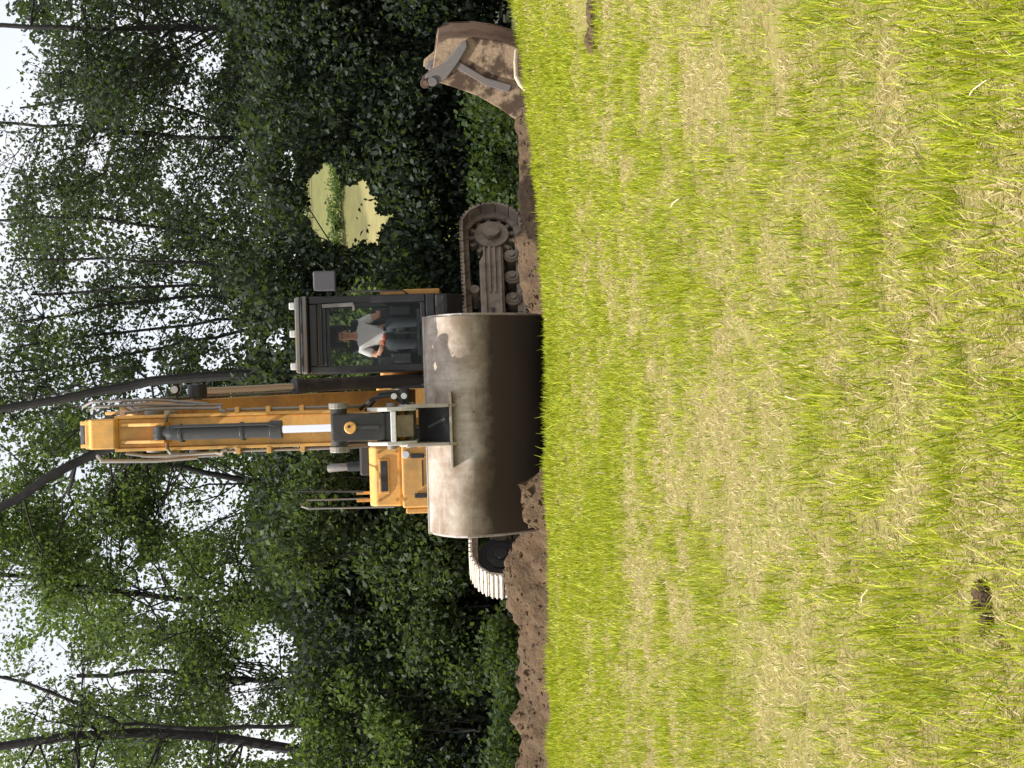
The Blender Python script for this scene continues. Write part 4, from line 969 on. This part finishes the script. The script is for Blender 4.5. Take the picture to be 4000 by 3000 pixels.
def person():
    O = EX + Vector((.91, -.40, 1.77))      # hip point on the seat
    pr = empty('person', O, 'seated operator in a white t-shirt behind the cab windscreen', 'person')
    # body: one continuous skinned figure (skin); hips at origin, facing -y
    J = [((0, 0, .06), (.13, .10)), ((0, .03, .26), (.12, .09)), ((0, .05, .42), (.14, .09)), ((0, .04, .53), (.075, .065)), ((0, .025, .585), (.050, .052)), ((0, .0, .665), (.062, .08)), ((0, -.005, .755), (.068, .087)), ((0, .0, .815), (.046, .06)),
         ((.19, .04, .47), (.055, .055)), ((.27, -.02, .24), (.045, .045)), ((.28, -.22, .22), (.032, .032)), ((.28, -.27, .23), (.03, .02)), 
         ((-.19, .04, .47), (.055, .055)), ((-.27, -.03, .25), (.045, .045)), ((-.20, -.24, .20), (.032, .032)), ((-.19, -.29, .20), (.03, .02)),
         ((.10, -.05, .05), (.09, .085)), ((.14, -.44, .06), (.065, .065)), ((.14, -.46, -.36), (.04, .045)), ((.14, -.56, -.38), (.035, .03)),
         ((-.10, -.05, .05), (.09, .085)), ((-.14, -.44, .06), (.065, .065)), ((-.14, -.46, -.36), (.04, .045)), ((-.14, -.56, -.38), (.035, .03))]
    E = [(0,1),(1,2),(2,3),(3,4),(4,5),(5,6),(6,7),(2,8),(8,9),(9,10),(10,11),(2,12),(12,13),(13,14),(14,15),(0,16),(16,17),(17,18),(18,19),(0,20),(20,21),(21,22),(22,23)]
    skin_body('body', J, E, M['skin'], pr)
    grow = lambda r, k: (r[0]+k, r[1]+k)
    S = [(J[i][0], grow(J[i][1], .014)) for i in (0, 1, 2, 3)] + [((.19, .04, .47), (.072, .072)), ((.25, .0, .30), (.066, .066)), ((-.19, .04, .47), (.072, .072)), ((-.25, .0, .30), (.066, .066))]
    S[3] = ((0, .045, .535), (.080, .070)); S[0] = ((0, -.01, -.03), (.15, .125)); S.append(((0, .01, .10), (.146, .115)))
    skin_body('t_shirt', S, [(0,8),(8,1),(1,2),(2,3),(2,4),(4,5),(2,6),(6,7)], M['shirt'], pr)
    Tj = [((0, 0, .05), (.15, .12)), ((.10, -.05, .05), (.105, .10)), ((.14, -.44, .06), (.08, .08)), ((.14, -.46, -.41), (.062, .06)), ((-.10, -.05, .05), (.105, .10)), ((-.14, -.44, .06), (.08, .08)), ((-.14, -.46, -.41), (.062, .06))]
    skin_body('trousers', Tj, [(0,1),(1,2),(2,3),(0,4),(4,5),(5,6)], M['trousers'], pr)
    for q in (-1, 1):
        hb = MB(); hb.prism([(-.70, -.425), (-.70, -.38), (-.58, -.33), (-.44, -.30), (-.40, -.34), (-.40, -.425)], q*.14-.05, q*.14+.05, 'x'); hb.build('shoe', M['black'], pr, .02)
    HZ = Matrix.Translation((0, 0, -.035))
    hb = MB(); ball(hb, (0, .025, .815), (.080, .098, .075)); ball(hb, (0, .055, .76), (.072, .07, .08)); hb.build('hair', M['hair'], pr, smooth=True, mtx=HZ)
    fb = MB(); fb.prism([(-.085, .735), (-.108, .715), (-.083, .705)], -.013, .013, 'x'); 
    for q in (-1, 1): ball(fb, (q*.068, .01, .73), (.012, .02, .032), 8)
    fb.build('face_feature', M['skin'], pr, .003, mtx=HZ)
    eb = MB()
    for q in (-1, 1): ball(eb, (q*.028, -.076, .755), (.012, .008, .007), 8); eb.box(q*.028-.018, q*.028+.018, -.086, -.076, .772, .778)
    eb.box(-.022, .022, -.083, -.074, .683, .688)
    eb.build('face_mark', M['hair'], pr, mtx=HZ)
    for q, p in ((1, (.28, -.27, .23)), (-1, (-.19, -.29, .20))):
        hb = MB(); p = Vector(p); hb.box(p.x-.035, p.x+.035, p.y-.05, p.y+.03, p.z-.014, p.z+.016)
        for k, (dx, L) in enumerate(((-.028, .055), (-.009, .065), (.010, .06), (.028, .048))):
            hb.tube([p+Vector((dx, -.045, .005)), p+Vector((dx, -.045-L*.5, .004)), p+Vector((dx*.9, -.045-L*.65, -.03)), p+Vector((dx*.8, -.03-L*.4, -.045))], [.010, .0095, .009, .008], 8)
        hb.tube([p+Vector((-q*.034, -.01, 0)), p+Vector((-q*.052, -.04, -.012)), p+Vector((-q*.042, -.075, -.03))], [.012, .0105, .009], 8)
        hb.build('hand', M['skin'], pr, .004, smooth=True)
    rb = MB(); ball(rb, (-.06, -.16, .15), (.075, .055, .035), 10); ball(rb, (-.11, -.18, .165), (.045, .04, .03), 10); rb.build('lap_hand', M['red'], pr, smooth=True)  # orange-red shape standing in for the hand in the lap
person()

# ------------------------------------------------------------------ spare bucket on the right
def spare():
    D = 17.0; c = at(2760, 2070, D); z0 = float(gz(c.x, c.y)); O = Vector((c.x, c.y, z0))
    sb = empty('spare_bucket', O, 'muddy rusty digging bucket standing on the grass edge at right', 'bucket')
    def q(u, v): p = at(u, v, D)-O; return (p.x, p.z)
    side = [q(2672, 1645), q(2700, 1648), q(2735, 1690), q(2830, 1705), q(2853, 1760), q(2856, 1850), q(2842, 1950), q(2810, 2040), q(2760, 2100), q(2640, 2110), q(2540, 2085), q(2500, 2055), q(2530, 2015), q(2573, 1955), q(2625, 1865), q(2660, 1770), q(2676, 1720), q(2668, 1680)]
    yaw = Matrix.Rotation(R(-24), 4, 'Z')
    m_ = MB(); m_.prism(side, -.02, .02, 'y').cut(); m_.prism(side, .80, .84, 'y').cut(); m_.parts('side_plate', M['spare'], sb, .012, mtx=yaw)
    shell = [q(2738, 1694), q(2828, 1709), q(2850, 1762), q(2853, 1850), q(2839, 1949), q(2807, 2038), q(2758, 2096), q(2640, 2106), q(2542, 2082), q(2504, 2056)]
    # shell: the curved back, set behind the near plate
    sh = MB(); th = .03; n_ = len(shell)
    cx = sum(p[0] for p in shell)/n_; cz = sum(p[1] for p in shell)/n_
    inn = [(p[0]+(cx-p[0])*.06, p[1]+(cz-p[1])*.06) for p in shell]
    base = len(sh.v)
    for p, k in ((shell, 0), (inn, 1)):
        for y in (.022, .798):
            for a, b_ in p: sh.v.append((a - (.0), y, b_))
    for i in range(n_-1):
        o0, o1, i0, i1 = 0, n_, 2*n_, 3*n_
        sh.f += [(o0+i, o0+i+1, o1+i+1, o1+i), (i0+i, i1+i, i1+i+1, i0+i+1), (o0+i, i0+i, i0+i+1, o0+i+1), (o1+i, o1+i+1, i1+i+1, i1+i)]
    sh.f += [(0, n_, 3*n_, 2*n_), (n_-1, 3*n_-1, 4*n_-1, 2*n_-1)]
    back = sh.build('shell', M['spareback'], sb, .004, smooth=True, mtx=yaw)
    # grey ear plates, stiffener and side cutter
    ear = [q(2672, 1700), q(2690, 1655), q(2715, 1665), q(2760, 1735), q(2838, 1800), q(2850, 1822), q(2822, 1826), q(2765, 1792), q(2700, 1745)]
    for y in (-.062, .52):
        m_ = MB(); m_.prism(ear, y-.02, y+.02, 'y'); m_.build('ear', M['sparegrey'], sb, .01, mtx=yaw)
    m_ = MB(); m_.prism([q(2755, 1752), q(2784, 1762), q(2700, 1900), q(2672, 2000), q(2640, 1990), q(2672, 1890)], -.05, -.021, 'y'); m_.build('side_cutter', M['sparegrey'], sb, .01, mtx=yaw)
    m_ = MB(); a = q(2688, 1690); m_.cyl((a[0], -.1, a[1]), (a[0], .60, a[1]), .05, 18); m_.build('pin', M['sparegrey'], sb, .006, smooth=True, mtx=yaw)
    m_ = MB(); a = q(2680, 1660); m_.cyl((a[0], -.10, a[1]), (a[0], -.04, a[1]), .05, 18); m_.build('pin_boss', M['spare'], sb, .008, smooth=True, mtx=yaw)
    for y in (.08, .28, .48, .68):
        m_ = MB(); a = q(2520, 2060); m_.prism([(a[0]+.03, a[1]-.03), (a[0]-.16, a[1]-.035), (a[0]+.03, a[1]+.04)], y-.04, y+.04, 'y'); m_.build('tooth', M['sparegrey'], sb, .008, mtx=yaw)
spare()
pb = MB(); pb.tube([at(2802, 2020, 16.5), at(2760, 2016, 16.4), at(2700, 2018, 16.3), at(2670, 2035, 16.2), at(2645, 2060, 16.2), at(2632, 2095, 16.2)], .028, 10)
tag(pb.build('bent_pipe', M['pale'], None, smooth=True), 'pale bent pipe lying against the foot of the spare bucket', 'pipe')

# ------------------------------------------------------------------ bits lying on the grass
def ground_at(u, v):
    y0, y1 = 2.5, 13.7
    for _ in range(40):
        ym = (y0+y1)/2; p = at(u, v, ym)
        if p.z > float(gz(p.x, p.y)): y0 = ym
        else: y1 = ym
    return at(u, v, y0)
def clod(label, u0, u1, v0, v1, seed, mtl='soil'):
    a = ground_at(u0, v1); b_ = ground_at(u1, v1); c = (a+b_)/2; rx = (b_-a).length/2
    rr = random.Random(seed); mb = MB()
    for _ in range(16):
        p = c + Vector((rr.uniform(-.9, .9)*rx, rr.uniform(-.4, .9)*rx*.7, rr.uniform(0, .02))); r = rr.uniform(.18, .4)*rx
        b0 = len(mb.v); ball(mb, p, (r*rr.uniform(.8, 1.4), r*rr.uniform(.8, 1.3), r*rr.uniform(.5, .8)), 9)
        mb.v[b0:] = [tuple(Vector(q)+Vector((rr.gauss(0, .09), rr.gauss(0, .09), rr.gauss(0, .07)))*r) for q in mb.v[b0:]]
    o = mb.build('soil_clod', M[mtl], None, loc=c); tag(o, label, 'soil clod')
clod('dark brown crumbly soil clod at lower left of the lawn', 505, 715, 3745, 3865, 4)
clod('brown soil clod at the right edge of the lawn near the crest', 2840, 3080, 2225, 2325, 9)
for i, (u, v, u2, v2, lab) in enumerate(((1455, 3120, 1440, 3165, 'short bright straw piece lying in the middle of the lawn'), (2195, 2660, 2225, 2690, 'small slanting pale straw piece in the upper right lawn'),
        (650, 3425, 700, 3450, 'pale curved straw piece above the dark clod at lower left'), (2630, 3860, 2690, 3930, 'long pale straw stalk at lower right of the lawn'))):
    a, b_ = ground_at(u, v), ground_at(u2, v2); mb = MB(); k = Vector((0, 0, .045)); mb.tube([a+k, (a*.6+b_*.4)+k*1.15, b_+k], [q_*a.y for q_ in (.00045, .00045, .0003)], 7)
    tag(mb.build('straw_piece', M['straw'], None, loc=a), lab, 'straw', 'pale straw pieces on the lawn')
